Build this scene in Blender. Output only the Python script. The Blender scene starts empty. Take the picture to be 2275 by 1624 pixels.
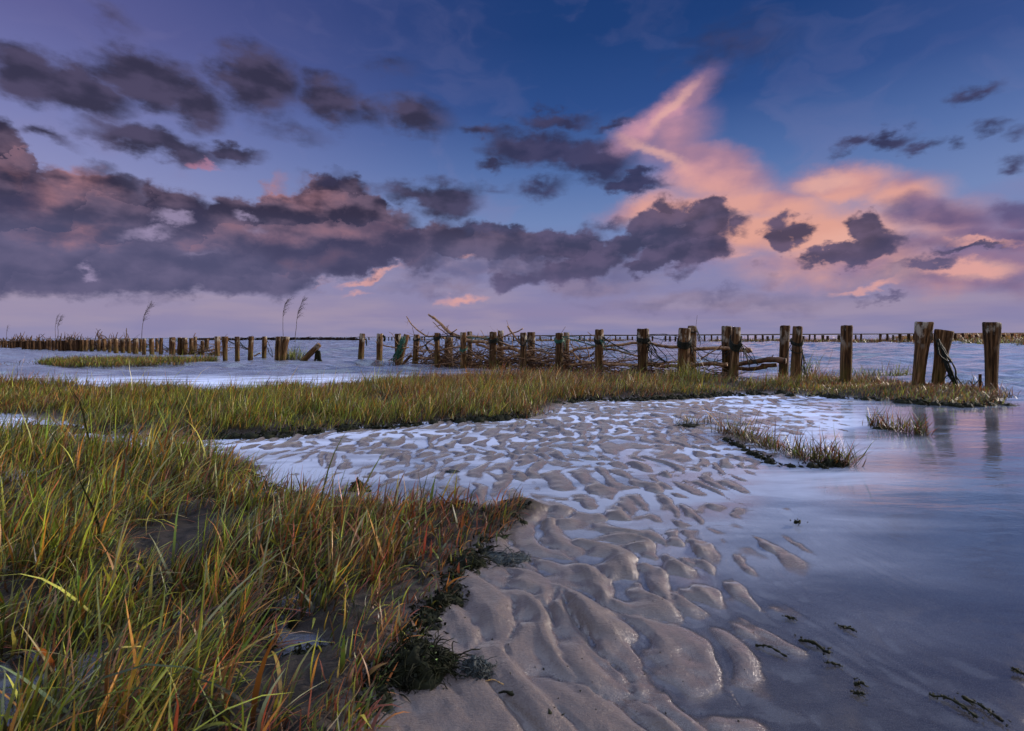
import bpy, math, random
import numpy as np
from mathutils import Vector, Matrix, noise as mnoise
C = bpy.context.scene
D = bpy.data
R = math.radians
rng = np.random.default_rng(7)
random.seed(7)

# ---------------------------------------------------------------- camera
CAM_H = 0.8
FPX = 1137.5            # focal length on a 2275 px wide picture (90 degrees across)
HZ = 746.0              # horizon row at the middle column
ROLL = 0.0055
cam_d = D.cameras.new('camera'); cam = D.objects.new('camera', cam_d); C.collection.objects.link(cam)
cam_d.sensor_width = 36; cam_d.lens = 18
cam_d.shift_y = -(812.3 - HZ) / 2275.0
cam_d.clip_start = 0.05; cam_d.clip_end = 30000
cam.matrix_world = Matrix.Translation((0, 0, CAM_H)) @ Matrix.Rotation(R(90), 4, 'X') @ Matrix.Rotation(-ROLL, 4, 'Z')
C.camera = cam
cam_d.dof.use_dof = True; cam_d.dof.focus_distance = 3.2; cam_d.dof.aperture_fstop = 9.0

def ray(u, v):          # photo position -> (X/Y, Z/Y) of the sight line
    du, dv = u - 1137.5, v - HZ
    return (du - ROLL * dv) / FPX, -(dv + ROLL * du) / FPX
def G(u, v, z=0.0):     # photo position -> point on the ground at height z
    a, b = ray(u, v)
    y = (CAM_H - z) / max(-b, 1e-4)
    return a * y, y
def at(u, v, y):        # photo position -> point at depth y
    a, b = ray(u, v)
    return Vector((a * y, y, CAM_H + b * y))

def lin(*c):
    if len(c) == 1: c = c[0]
    return tuple((x / 255 / 12.92 if x / 255 <= 0.04045 else ((x / 255 + 0.055) / 1.055) ** 2.4) for x in c) + (1.0,)

class NT:               # small helper for writing node trees
    def __init__(s, tree): s.t = tree; s.n = tree.nodes; s.l = tree.links
    def new(s, typ, ins=None, **kw):
        n = s.n.new(typ)
        for k, v in kw.items(): setattr(n, k, v)
        for k, v in (ins or {}).items(): s.set(n.inputs[k], v)
        return n
    def set(s, i, v):
        if isinstance(v, bpy.types.NodeSocket): s.l.new(v, i)
        elif v is not None: i.default_value = v
    def m(s, op, a, b=None, c=None, clamp=False):
        n = s.n.new('ShaderNodeMath'); n.operation = op; n.use_clamp = clamp
        s.set(n.inputs[0], a); s.set(n.inputs[1], b); s.set(n.inputs[2], c)
        return n.outputs[0]
    def v(s, op, a, b=None, c=None, scale=None):
        n = s.n.new('ShaderNodeVectorMath'); n.operation = op
        s.set(n.inputs[0], a); s.set(n.inputs[1], b); s.set(n.inputs[2], c)
        if scale is not None: s.set(n.inputs['Scale'], scale)
        return n.outputs['Value'] if op in ('LENGTH', 'DOT_PRODUCT', 'DISTANCE') else n.outputs[0]
    def noise(s, vec, scale, detail=4, rough=0.5, dist=0.0, lac=2.0, dim='3D'):
        n = s.new('ShaderNodeTexNoise', noise_dimensions=dim)
        n.inputs['Scale'].default_value = scale; n.inputs['Detail'].default_value = detail
        n.inputs['Roughness'].default_value = rough; n.inputs['Distortion'].default_value = dist
        n.inputs['Lacunarity'].default_value = lac
        if vec is not None: s.l.new(vec, n.inputs['Vector'])
        return n
    def step(s, x, lo, hi, a=0.0, b=1.0, kind='SMOOTHSTEP'):
        n = s.new('ShaderNodeMapRange', interpolation_type=kind, clamp=False)
        s.set(n.inputs[0], x); s.set(n.inputs[1], lo); s.set(n.inputs[2], hi); s.set(n.inputs[3], a); s.set(n.inputs[4], b)
        return n.outputs[0]
    def mix(s, f, a, b, blend='MIX'):
        n = s.new('ShaderNodeMix', data_type='RGBA', blend_type=blend)
        s.set(n.inputs[0], f); s.set(n.inputs[6], a); s.set(n.inputs[7], b)
        return n.outputs[2]
    def ramp(s, x, pts, mode='LINEAR'):
        n = s.n.new('ShaderNodeValToRGB'); n.color_ramp.interpolation = mode
        e = n.color_ramp.elements
        while len(e) > 1: e.remove(e[-1])
        e[0].position, e[0].color = pts[0]
        for p, c in pts[1:]:
            k = e.new(p); k.color = c
        s.l.new(x, n.inputs[0])
        return n.outputs[0]
    def curve(s, x, pts):
        n = s.n.new('ShaderNodeFloatCurve'); cv = n.mapping.curves[0]
        cv.points[0].location = pts[0]; cv.points[1].location = pts[-1]
        for p in pts[1:-1]: cv.points.new(*p)
        n.mapping.update(); s.l.new(x, n.inputs['Value'])
        return n.outputs[0]

# ---------------------------------------------------------------- sky, with its clouds, as a function of direction
SUN_EL, SUN_AZ = 17.0, 70.0      # soft low light from the right, just outside the picture
def build_world():
    w = D.worlds.new("World"); C.world = w; w.use_nodes = True
    k = NT(w.node_tree); k.n.clear()
    tc = k.new('ShaderNodeTexCoord'); dirv = tc.outputs['Generated']
    sep = k.new('ShaderNodeSeparateXYZ', {0: dirv})
    x, y, z = sep.outputs
    az = k.m('ARCTAN2', x, y)
    rxy = k.m('SQRT', k.m('ADD', k.m('MULTIPLY', x, x), k.m('MULTIPLY', y, y)))
    el = k.m('DIVIDE', z, k.m('MAXIMUM', rxy, 0.05))
    p = k.new('ShaderNodeCombineXYZ', {0: az, 1: el}).outputs[0]
    def ae(u, v):
        a, b = ray(u, v); A = math.atan(a); return A, b * math.cos(A)
    # shared noises
    stretched = k.v('MULTIPLY', p, (1.0, 1.7, 1.0))
    n_big = k.noise(stretched, 4.5, 2, 0.5, dim='2D')
    n_mid = k.noise(stretched, 15.0, 7, 0.56, dim='2D')
    n_fine = k.noise(k.v('MULTIPLY', p, (1, 1.3, 1)), 60.0, 4, 0.6, dim='2D')
    n_a = k.noise(stretched, 13.0, 4, 0.48, dim='2D')
    n_b = k.noise(k.v('ADD', stretched, (-0.016, 0.034, 0)), 13.0, 4, 0.48, dim='2D')
    relief = k.m('MULTIPLY', k.m('SUBTRACT', n_a.outputs[0], n_b.outputs[0]), 0.62)     # lit side / shaded side of the billows
    d_big = k.v('SUBTRACT', n_big.outputs['Color'], (.5, .5, .5)); d_mid = k.v('SUBTRACT', n_mid.outputs['Color'], (.5, .5, .5)); d_fine = k.v('SUBTRACT', n_fine.outputs['Color'], (.5, .5, .5))
    def lobes(q, scale):       # rounded heads of the cumulus: (distance to the middle of a head, its sunny side)
        vo = k.n.new('ShaderNodeTexVoronoi'); vo.voronoi_dimensions = '2D'; vo.feature = 'F1'; vo.inputs['Scale'].default_value = scale; vo.inputs['Randomness'].default_value = .9
        k.l.new(q, vo.inputs['Vector'])
        side = k.v('DOT_PRODUCT', k.v('SUBTRACT', q, vo.outputs['Position']), (-.45 * scale, .9 * scale, 0))
        return vo.outputs['Distance'], side
    def warp(src, amp_big, amp_mid, amp_fine=0.0):
        q = k.v('MULTIPLY_ADD', d_big, (amp_big,) * 3, src)
        q = k.v('MULTIPLY_ADD', d_mid, (amp_mid,) * 3, q)
        if amp_fine: q = k.v('MULTIPLY_ADD', d_fine, (amp_fine,) * 3, q)
        return q
    def blobs(q, lst, sm=0.12):
        f = None
        for b in lst:
            u, v, rx, ry = b[:4]; rot = b[4] if len(b) > 4 else 0; st = b[5] if len(b) > 5 else 1
            A, E = ae(u, v); ca = math.cos(A)
            mp = k.n.new('ShaderNodeMapping'); mp.vector_type = 'TEXTURE'
            mp.inputs['Location'].default_value = (A, E, 0)
            mp.inputs['Rotation'].default_value = (0, 0, R(rot))
            mp.inputs['Scale'].default_value = (rx / FPX * ca * ca, ry / FPX * ca, 1)
            k.l.new(q, mp.inputs[0])
            g = k.m('MULTIPLY_ADD', k.v('LENGTH', mp.outputs[0]), -st, st)
            f = g if f is None else k.m('SMOOTH_MAX', f, g, sm)
        return f
    def band(q, top, bot, scale):
        s = k.new('ShaderNodeSeparateXYZ', {0: q})
        t01 = k.m('MULTIPLY_ADD', s.outputs[0], 0.5, 0.5)
        def cv(pts):
            L = []
            for (u, v) in pts:
                A, E = ae(u, v); L.append((A * .5 + .5, min(max(E, 0), 1)))
            L = [(0.0, L[0][1])] + L + [(1.0, L[-1][1])]
            return k.curve(t01, L)
        a = k.m('SUBTRACT', cv(top), s.outputs[1]); b = k.m('SUBTRACT', s.outputs[1], cv(bot))
        return k.m('MULTIPLY', k.m('SMOOTH_MIN', a, b, 0.03), 1 / scale), b, a
    # clear sky: deep blue to the right and up, pale violet to the left and low down
    e01 = k.m('MULTIPLY', el, 1.2)
    blue = k.ramp(e01, [(0.0, lin(132, 132, 172)), (0.05, lin(142, 132, 168)), (0.16, lin(128, 132, 176)), (0.26, lin(112, 135, 184)),
                        (0.38, lin(82, 111, 167)), (0.52, lin(47, 79, 139)), (0.70, lin(31, 63, 120)), (0.80, lin(29, 60, 116)), (0.92, lin(60, 90, 145)), (1.0, lin(150, 165, 205))])
    viol = k.ramp(e01, [(0.0, lin(138, 136, 174)), (0.05, lin(156, 144, 172)), (0.16, lin(152, 144, 176)), (0.30, lin(142, 144, 190)),
                        (0.44, lin(116, 120, 174)), (0.58, lin(98, 98, 152)), (0.75, lin(80, 84, 140)), (0.92, lin(90, 100, 150)), (1.0, lin(150, 160, 205))])
    lf = k.step(az, -0.95, 0.12, 1.0, 0.0)
    lf = k.m('ADD', lf, k.m('MULTIPLY', k.step(az, .45, .9), 0.12))
    col = k.mix(lf, blue, viol)
    g0 = k.m('MULTIPLY', k.m('SUBTRACT', n_mid.outputs[0], .5), 0.25)
    # thin violet veils across the clear sky
    veil = k.noise(k.v('MULTIPLY', warp(p, .3, .05), (2.0, 4.0, 1)), 2.2, 4, 0.5, dim='2D')
    col = k.mix(k.m('MULTIPLY', k.step(veil.outputs[0], .5, .72), k.step(el, .5, .1, .10, .34)), col, lin(134, 128, 170))
    # warm glow low down
    streak = k.noise(k.v('MULTIPLY', p, (3.0, 22.0, 1)), 1.4, 5, 0.5, dim='2D')
    low = k.m('MULTIPLY', k.step(el, .19, .03), k.step(streak.outputs[0], .35, .7))
    col = k.mix(k.m('MULTIPLY', low, .45), col, lin(172, 154, 172))
    def after(col, q):          # evaluate this layer only once the one behind it is done (keeps the node stack small)
        return k.v('MULTIPLY_ADD', col, (1e-7, 1e-7, 1e-7), q)
    # high sunlit cloud, pink to salmon
    qp = after(col, warp(p, 0.055, 0.020, 0.012))
    f = blobs(qp, [(1490, 245, 150, 44, 40, 1.05), (1400, 308, 130, 46, 22, 1.1), (1545, 212, 80, 36, 55, .6), (1560, 365, 240, 60, -27, 1.2),
                   (1490, 300, 120, 85, 30, .85), (1600, 405, 200, 60, -20, .9), (1430, 455, 150, 42, 10, .85), (1860, 405, 165, 58, -8, 1.3), (1700, 450, 260, 58, -14, 1.1), (1520, 460, 160, 45, 5, 1.0), (1880, 420, 130, 48, -10, 1.3), (2010, 430, 150, 60, -8, 1.0),
                   (1760, 520, 330, 85, -5, 1.25), (2120, 505, 170, 75, 0, .8), (1900, 590, 380, 60, 0, .8), (2150, 600, 250, 70, 5, 1.15), (1600, 570, 170, 45, 0, .6), (2260, 545, 110, 60, 0, .8)], .16)
    pink = k.step(k.m('ADD', f, k.m('MULTIPLY', g0, .75)), -0.12, 0.80)
    pcol = k.mix(k.step(el, .18, .42), lin(228, 164, 146), lin(206, 150, 168))
    pcol = k.mix(k.step(k.m('ADD', n_big.outputs[0], k.m('MULTIPLY', relief, .45)), .64, .34), pcol, lin(160, 124, 150))
    pcol = k.mix(k.m('MULTIPLY', k.step(az, .62, .80), .55), pcol, lin(130, 106, 140))
    col = k.mix(k.m('MULTIPLY', pink, .93), col, pcol)
    core = blobs(qp, [(1850, 395, 80, 28, -20, 1.2), (1450, 340, 130, 18, -30, 1), (1490, 240, 100, 14, 42, 1), (1830, 400, 90, 36, 0, 1.2), (1900, 540, 150, 40, 10, .8), (1500, 480, 110, 22, 10, .9), (2160, 602, 110, 32, 0, 1.2), (2110, 545, 110, 18, 5, .9)], .1)
    col = k.mix(k.m('MULTIPLY', k.step(core, -.1, 0.9), .55), col, lin(238, 182, 166))
    # grey violet anvil on the right
    qa = after(col, warp(p, 0.08, 0.04))
    f = blobs(qa, [(2090, 480, 130, 55, -15, 1), (2250, 470, 110, 40, 10, 1), (2190, 530, 180, 40, 8, 1), (2060, 560, 180, 35, 0, .7), (2240, 640, 120, 40, 0, .5)])
    col = k.mix(k.m('MULTIPLY', k.step(k.m('ADD', f, g0), 0, .7), .85), col, k.mix(k.step(relief, -.15, .16), lin(92, 82, 122), lin(128, 104, 138)))
    # scattered dark clouds
    qd = after(col, warp(p, 0.04, 0.065, 0.010))
    f = blobs(qd, [(60, 172, 150, 68, 0, 1.2), (190, 205, 150, 62, -5, 1.25), (330, 178, 160, 76, -6, 1.3), (440, 228, 90, 66, -30, 1.15), (575, 185, 110, 96, -25, 1.25), (735, 225, 98, 66, -15, 1.05), (820, 250, 60, 40, 0, .55),
                   (920, 260, 105, 50, -8, .9), (350, 322, 210, 38, -7, 1.05), (510, 345, 80, 24, 0, .95), (130, 315, 70, 18, -8, .55), (250, 265, 60, 25, 0, .35), (650, 300, 80, 22, 0, .3), (245, 35, 60, 35, -20, .35),
                   (1230, 262, 100, 24, -4, .9), (1365, 276, 60, 14, 4, .6), (1075, 290, 70, 20, -5, .75), (1195, 330, 130, 52, -8, 1.2), (1300, 355, 130, 58, -15, 1.25), (1400, 408, 110, 24, -4, 1.1), (1205, 418, 60, 24, 5, .6),
                   (1110, 358, 45, 16, 0, .7), (870, 140, 55, 22, 0, .25), (1890, 318, 55, 20, 10, .85), (1975, 308, 60, 26, 0, .95), (2040, 325, 60, 18, 0, .6), (2120, 318, 25, 14, 0, .45), (2150, 208, 60, 22, 0, .7), (2195, 268, 40, 16, 0, .5),
                   (2250, 285, 50, 22, 0, .45), (2262, 360, 50, 20, 0, .55), (1640, 100, 130, 60, 0, .30), (1350, 492, 70, 16, 8, .45), (1450, 498, 40, 14, 0, .35),
                   (1000, 445, 85, 55, 15, 1.2), (920, 430, 110, 28, -8, .8), (1090, 415, 60, 15, 0, .35)], .1)
    dark = k.step(k.m('ADD', f, k.m('MULTIPLY', g0, 2.0)), -0.16, 0.66)
    dcol = k.mix(k.step(relief, -.11, .13), lin(52, 49, 70), lin(76, 69, 95))
    dcol = k.mix(k.m('MULTIPLY', k.step(az, -.2, .1), .45), dcol, lin(52, 58, 100))
    col = k.mix(k.m('MULTIPLY', dark, .95), col, dcol)
    # pale layer behind the front cumulus, centre and right, low
    qb = after(col, warp(p, 0.08, 0.06, 0.008))
    f = blobs(qb, [(1080, 590, 300, 55, 6, .9), (1300, 620, 250, 45, 0, .7), (1000, 640, 200, 25, 8, .5), (1600, 670, 420, 30, 0, .5), (2000, 620, 200, 40, 0, .5)])
    col = k.mix(k.m('MULTIPLY', k.step(k.m('ADD', f, g0), 0, .6), .7), col, k.mix(k.step(relief, -.15, .16), lin(98, 94, 130), lin(138, 122, 148)))
    f = blobs(qb, [(830, 625, 90, 14, 22, 1), (1010, 553, 75, 14, 0, 1), (1040, 665, 90, 20, 5, .9), (800, 668, 60, 12, 0, .6), (2160, 545, 130, 14, 4, 1), (2120, 605, 110, 24, 0, 1.1), (1930, 640, 90, 14, 5, .9), (1640, 590, 60, 14, 0, .5), (720, 640, 90, 8, 0, .3)], .08)
    col = k.mix(k.m('MULTIPLY', k.step(k.m('ADD', f, g0), .1, .8), .8), col, lin(226, 165, 158))
    # front cumulus, centre and right
    qc = after(col, warp(p, 0.03, 0.060, 0.016))
    vd2, vs2 = lobes(k.v('MULTIPLY', qc, (1, 1.3, 1)), 19.0)
    f = blobs(qc, [(1450, 500, 66, 56, 0, 1.25), (1500, 475, 60, 44, 0, 1.25), (1580, 485, 84, 52, -15, 1.3), (1500, 545, 135, 72, 0, 1.5), (1640, 500, 45, 32, -10, .8), (1440, 590, 90, 30, 0, .9), (1560, 560, 80, 50, 0, 1.0),
                   (1740, 495, 46, 36, 0, 1.0), (1790, 510, 40, 46, 30, 1.0), (1745, 545, 44, 40, 0, 1.0), (1930, 515, 60, 55, 30, 1.2), (1900, 562, 125, 42, 12, 1.2), (1850, 585, 110, 20, 0, .7),
                   (1300, 545, 65, 42, 0, 1.1), (1290, 590, 130, 44, 10, 1.1), (1370, 580, 60, 40, 0, .6), (1210, 550, 140, 46, -5, 1.1), (1110, 530, 140, 40, -8, 1.1), (1180, 610, 120, 30, 14, .8), (1390, 555, 70, 50, 0, .8), (2060, 590, 100, 18, 0, .5), (2150, 555, 110, 12, 4, .8), (1960, 660, 80, 14, 8, .5),
                   (1660, 640, 90, 25, 0, .35)], .09)
    front = k.step(k.m('ADD', k.m('MULTIPLY_ADD', vd2, -.45, f), k.m('MULTIPLY', g0, 1.8)), -.15, 0.28)
    fcol = k.mix(k.step(k.m('MULTIPLY_ADD', vs2, .07, relief), -.14, .15), lin(60, 60, 88), lin(92, 82, 112))
    fcol = k.mix(k.m('MULTIPLY', k.step(el, .16, .07), .6), fcol, lin(112, 104, 142))
    col = k.mix(k.m('MULTIPLY', front, .94), col, fcol)
    # the long bank low on the left
    qk = after(col, warp(p, 0.02, 0.060, 0.016))
    vd, vs = lobes(k.v('MULTIPLY', qk, (1, 1.45, 1)), 13.0)
    fb, above, below = band(qk, [(-200, 235), (0, 240), (50, 262), (84, 352), (130, 356), (190, 350), (262, 388), (305, 400), (335, 376), (385, 415), (470, 418), (560, 420), (605, 372), (650, 396), (700, 374),
                          (770, 374), (830, 415), (900, 466), (985, 488), (1100, 500), (1190, 530), (1250, 585), (1310, 720), (1500, 745)],
                     [(-200, 664), (0, 666), (300, 663), (520, 660), (640, 652), (740, 636), (850, 612), (960, 600), (1060, 590), (1200, 600), (1300, 560), (1500, 400)], 0.06)
    bank = k.step(k.m('ADD', k.m('MULTIPLY_ADD', k.m('MULTIPLY', vd, k.step(el, .09, .17, .35, 1.0)), -.8, fb), k.m('MULTIPLY', g0, .5)), -.31, 0.14)
    relief = k.m('MULTIPLY_ADD', vs, .085, relief)
    dens = k.step(k.m('ADD', n_big.outputs[0], k.m('MULTIPLY', k.m('SUBTRACT', n_mid.outputs[0], .5), .6)), .30, .62)
    shade = k.mix(k.step(k.m('ADD', relief, k.m('MULTIPLY', k.m('SUBTRACT', n_big.outputs[0], .5), .25)), -.12, .14), lin(54, 50, 72), lin(104, 88, 110))
    lowc = k.mix(k.step(relief, -.2, .22), lin(80, 80, 112), lin(104, 98, 130))
    bcol = k.mix(k.step(el, .24, .13), shade, lowc)
    warm = blobs(qk, [(170, 385, 110, 50, -20, 1.0), (100, 430, 90, 60, 0, .6), (615, 410, 85, 44, 0, 1.25), (700, 440, 90, 50, 0, .55), (170, 520, 130, 40, 0, .5), (640, 530, 200, 50, 0, .3), (760, 520, 140, 60, 0, .3), (20, 380, 50, 60, 0, .5)], .2)
    bcol = k.mix(k.m('MULTIPLY', k.step(k.m('ADD', warm, k.m('MULTIPLY', relief, 1.6)), -.05, 1.25), .80), bcol, lin(184, 130, 136))
    core = blobs(qk, [(790, 570, 230, 60, 8, 1.2), (640, 560, 200, 50, 0, .7), (50, 450, 70, 60, 0, .9), (400, 480, 120, 50, 0, .7), (740, 400, 60, 25, 0, 1.0), (880, 520, 120, 35, -10, 1)], .1)
    bcol = k.mix(k.m('MULTIPLY', k.step(core, 0, .8), .55), bcol, lin(60, 58, 88))
    col = k.mix(bank, col, bcol)
    gaps = blobs(qk, [(378, 482, 60, 26, -15, 1.2), (330, 515, 90, 20, 10, .8), (205, 605, 40, 13, 0, .8), (560, 478, 40, 13, 0, .7), (440, 570, 80, 12, 8, .35), (568, 515, 22, 20, 0, .4)], .05)
    col = k.mix(k.m('MULTIPLY', k.step(gaps, .0, .8), .75), col, lin(160, 146, 180))
    f = blobs(qd, [(455, 370, 45, 14, -30, 1)])
    col = k.mix(k.m('MULTIPLY', k.step(f, 0, .7), .7), col, lin(176, 124, 150))
    # unseen sky overhead and behind: brightness and warm glow added to light the place
    up = k.step(k.m('DIVIDE', z, k.m('MAXIMUM', y, .05)), .70, 1.25)
    back = k.step(y, .02, -.45)
    glow = k.mix(k.step(z, .6, .0), (0.50, 0.50, 0.62, 1), (0.72, 0.48, 0.34, 1))
    bright = k.mix(back, (.84, 1.00, 1.46, 1), glow)
    rest = k.m('MAXIMUM', up, back)
    sky = k.new('ShaderNodeTexSky', sky_type='NISHITA', sun_disc=False, sun_elevation=R(SUN_EL * .4), sun_rotation=R(SUN_AZ))
    front_bg = k.new('ShaderNodeBackground', {0: col, 1: 1.0})
    rest_bg = k.new('ShaderNodeBackground', {0: k.v('MULTIPLY_ADD', sky.outputs[0], (.02, .02, .02), bright), 1: 1.0})
    ms = k.new('ShaderNodeMixShader', {0: rest, 1: front_bg.outputs[0], 2: rest_bg.outputs[0]})
    out = k.new('ShaderNodeOutputWorld', {0: ms.outputs[0]})
    w.cycles.sampling_method = 'MANUAL'; w.cycles.sample_map_resolution = 256
build_world()
sl = D.lights.new('sun', 'SUN'); sun = D.objects.new('sun', sl); C.collection.objects.link(sun)
sl.energy = 5.4; sl.angle = R(7); sl.color = (1.0, 0.86, 0.74)
sd = Vector((math.sin(R(SUN_AZ)) * math.cos(R(SUN_EL)), math.cos(R(SUN_AZ)) * math.cos(R(SUN_EL)), math.sin(R(SUN_EL))))
sun.rotation_euler = sd.to_track_quat('Z', 'Y').to_euler(); sun.location = (0, 0, 30)
C.view_settings.view_transform = 'Standard'; C.view_settings.look = 'None'
C.view_settings.exposure = 0.0; C.view_settings.gamma = 1.0; C.view_settings.use_curve_mapping = False
C.render.engine = 'CYCLES'
C.cycles.max_bounces = 5; C.cycles.diffuse_bounces = 2; C.cycles.glossy_bounces = 2; C.cycles.transmission_bounces = 2; C.cycles.transparent_max_bounces = 12
C.cycles.caustics_reflective = False; C.cycles.caustics_refractive = False
C.cycles.use_adaptive_sampling = True; C.cycles.adaptive_threshold = 0.02

# ---------------------------------------------------------------- helpers for things
def tag(o, label=None, cat=None, group=None, kind=None):
    if label: o['label'] = label
    if cat: o['category'] = cat
    if group: o['group'] = group
    if kind: o['kind'] = kind
    return o
def np_mesh(name, co, quads, mat, attrs=None, smooth=True, tris=None):
    me = D.meshes.new(name)
    co = np.asarray(co, dtype=np.float32).reshape(-1, 3)
    me.vertices.add(len(co)); me.vertices.foreach_set('co', co.ravel())
    loops = np.asarray(quads, dtype=np.int32).ravel(); nq = len(loops) // 4
    starts = np.arange(nq, dtype=np.int32) * 4; tot = np.full(nq, 4, np.int32)
    if tris is not None and len(tris):
        t = np.asarray(tris, dtype=np.int32).ravel()
        starts = np.concatenate([starts, nq * 4 + np.arange(len(t) // 3, dtype=np.int32) * 3])
        tot = np.concatenate([tot, np.full(len(t) // 3, 3, np.int32)]); loops = np.concatenate([loops, t])
    me.loops.add(len(loops)); me.loops.foreach_set('vertex_index', loops)
    me.polygons.add(len(starts)); me.polygons.foreach_set('loop_start', starts)
    try: me.polygons.foreach_set('loop_total', tot)
    except Exception: pass
    me.polygons.foreach_set('use_smooth', np.full(len(starts), smooth))
    for nm, (typ, arr) in (attrs or {}).items():
        at_ = me.attributes.new(nm, typ, 'POINT')
        at_.data.foreach_set('color' if typ == 'FLOAT_COLOR' else 'value', np.asarray(arr, dtype=np.float32).ravel())
    me.update(calc_edges=True)
    if mat: me.materials.append(mat)
    return me
def link(name, me, parent=None, loc=None):
    o = D.objects.new(name, me); C.collection.objects.link(o)
    if parent: o.parent = parent
    if loc is not None: o.location = loc
    return o

class Tubes:            # collects tapered tubes into one mesh
    def __init__(s): s.co = []; s.q = []; s.n = 0
    def add(s, pts, radii, sides=6, cap=True, rough=0.0):
        P = [Vector(p) for p in pts]; m = len(P)
        if m < 2: return
        if not hasattr(radii, '__len__'): radii = [radii] * m
        t0 = (P[1] - P[0]).normalized()
        up = Vector((0, 0, 1)) if abs(t0.z) < .9 else Vector((1, 0, 0))
        nrm = t0.cross(up).normalized()
        base = s.n
        for i in range(m):
            t = (P[min(i + 1, m - 1)] - P[max(i - 1, 0)])
            t = t.normalized() if t.length > 1e-9 else t0
            nrm = (nrm - t * nrm.dot(t)); nrm = nrm.normalized() if nrm.length > 1e-6 else t.orthogonal().normalized()
            b = t.cross(nrm)
            for k in range(sides):
                a = 2 * math.pi * k / sides
                r = radii[i] * (1 + (random.uniform(-rough, rough) if rough else 0))
                s.co.append(P[i] + (nrm * math.cos(a) + b * math.sin(a)) * r)
            if i:
                for k in range(sides):
                    k2 = (k + 1) % sides
                    s.q.append((base + (i - 1) * sides + k, base + (i - 1) * sides + k2, base + i * sides + k2, base + i * sides + k))
        s.n += m * sides
        if cap:
            for (o, c, fl) in ((base, P[0], 1), (base + (m - 1) * sides, P[-1], 0)):
                s.co.append(c); ci = s.n; s.n += 1
                for k in range(0, sides, 2):
                    a, b_, d = o + k, o + (k + 1) % sides, o + (k + 2) % sides
                    s.q.append((ci, d, b_, a) if fl else (ci, a, b_, d))
    def mesh(s, name, mat, origin=(0, 0, 0), smooth=True):
        co = np.array([tuple(c) for c in s.co], dtype=np.float32) - np.array(origin, dtype=np.float32)
        return np_mesh(name, co, s.q, mat, smooth=smooth)
    def build(s, name, mat, origin=(0, 0, 0), parent=None):
        return link(name, s.mesh(name, mat, origin), parent, origin if parent is None else None)

def smooth_path(pts, n):
    P = [Vector(p) for p in pts]
    if len(P) == 2: P = [P[0], P[0].lerp(P[1], .5), P[1]]
    P = [P[0] * 2 - P[1]] + P + [P[-1] * 2 - P[-2]]
    out = []
    segs = len(P) - 3
    for i in range(n + 1):
        t = i / n * segs; j = min(int(t), segs - 1); f = t - j
        a, b, c, d = P[j:j + 4]
        out.append(0.5 * ((2 * b) + (c - a) * f + (2 * a - 5 * b + 4 * c - d) * f * f + (3 * b - a - 3 * c + d) * f ** 3))
    return out
def jitter(path, amt, freq=5.0, seed=0.0):
    return [p + Vector((mnoise.noise(p * freq + Vector((seed, 0, 0))), mnoise.noise(p * freq + Vector((0, seed + 9, 0))), mnoise.noise(p * freq + Vector((0, 0, seed + 17))))) * amt for p in path]

# ---------------------------------------------------------------- materials
def new_mat(name):
    m = D.materials.new(name); m.use_nodes = True
    k = NT(m.node_tree); k.n.clear()
    return m, k
def finish(k, shader): k.new('ShaderNodeOutputMaterial', {0: shader})
def principled(k, **kw):
    n = k.n.new('ShaderNodeBsdfPrincipled')
    for a, v in kw.items(): k.set(n.inputs[a.replace('_', ' ')], v)
    return n

def mat_sand():
    m, k = new_mat('wet_sand')
    geo = k.new('ShaderNodeNewGeometry'); pos = geo.outputs['Position']
    z = k.new('ShaderNodeSeparateXYZ', {0: pos}).outputs[2]
    mud = k.new('ShaderNodeAttribute', attribute_name='mud').outputs['Fac']
    n1 = k.noise(pos, 3.0, 5, .55); n2 = k.noise(pos, 40, 4, .6); n3 = k.noise(pos, 420, 2, .5)
    base = k.mix(n1.outputs[0], (.052, .036, .030, 1), (.090, .065, .055, 1))
    base = k.mix(k.step(n2.outputs[0], .55, .75, 0, .35), base, (.060, .046, .041, 1))
    base = k.mix(k.step(n3.outputs[0], .35, .7, 0, .35), base, (.18, .15, .135, 1))
    wet = k.step(z, .006, -.001)
    base = k.mix(k.m('MULTIPLY', wet, .12), base, (.055, .043, .038, 1))
    mudn = k.m('MULTIPLY', mud, k.step(n1.outputs[0], .25, .6, .75, 1.0))
    mudc = k.mix(n2.outputs[0], (.010, .009, .008, 1), (.035, .028, .023, 1))
    base = k.mix(mudn, base, mudc)
    hgt = k.m('ADD', k.m('MULTIPLY', n2.outputs[0], .35), k.m('MULTIPLY', n3.outputs[0], .10))
    fine = k.noise(k.v('MULTIPLY', pos, (26, 150, 30)), 1.0, 3, .5)          # tiny wind lines across each ripple
    hgt = k.m('ADD', hgt, k.m('MULTIPLY', fine.outputs[0], .16))
    bump = k.new('ShaderNodeBump', {'Strength': 1.0, 'Distance': .014, 'Height': hgt})
    rough = k.step(z, .012, -.001, .42, .24)
    rough = k.m('ADD', rough, k.m('MULTIPLY', k.m('SUBTRACT', n3.outputs[0], .5), .25))
    b = principled(k, Base_Color=base, Roughness=k.m('MAXIMUM', rough, k.m('MULTIPLY', mud, k.step(z, .0, .012, .2, .75))), Specular_IOR_Level=k.step(mud, .2, .8, .62, .22), Normal=bump.outputs[0], Coat_Weight=k.m('MULTIPLY', k.step(z, .022, .002), k.step(mud, .6, .2, 0, .75)), Coat_Roughness=.20, Coat_IOR=1.45, Sheen_Weight=k.step(mud, .5, .1, 0, .20), Sheen_Roughness=.35, Sheen_Tint=(.80, .86, 1, 1))
    finish(k, b.outputs[0]); return m

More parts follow.
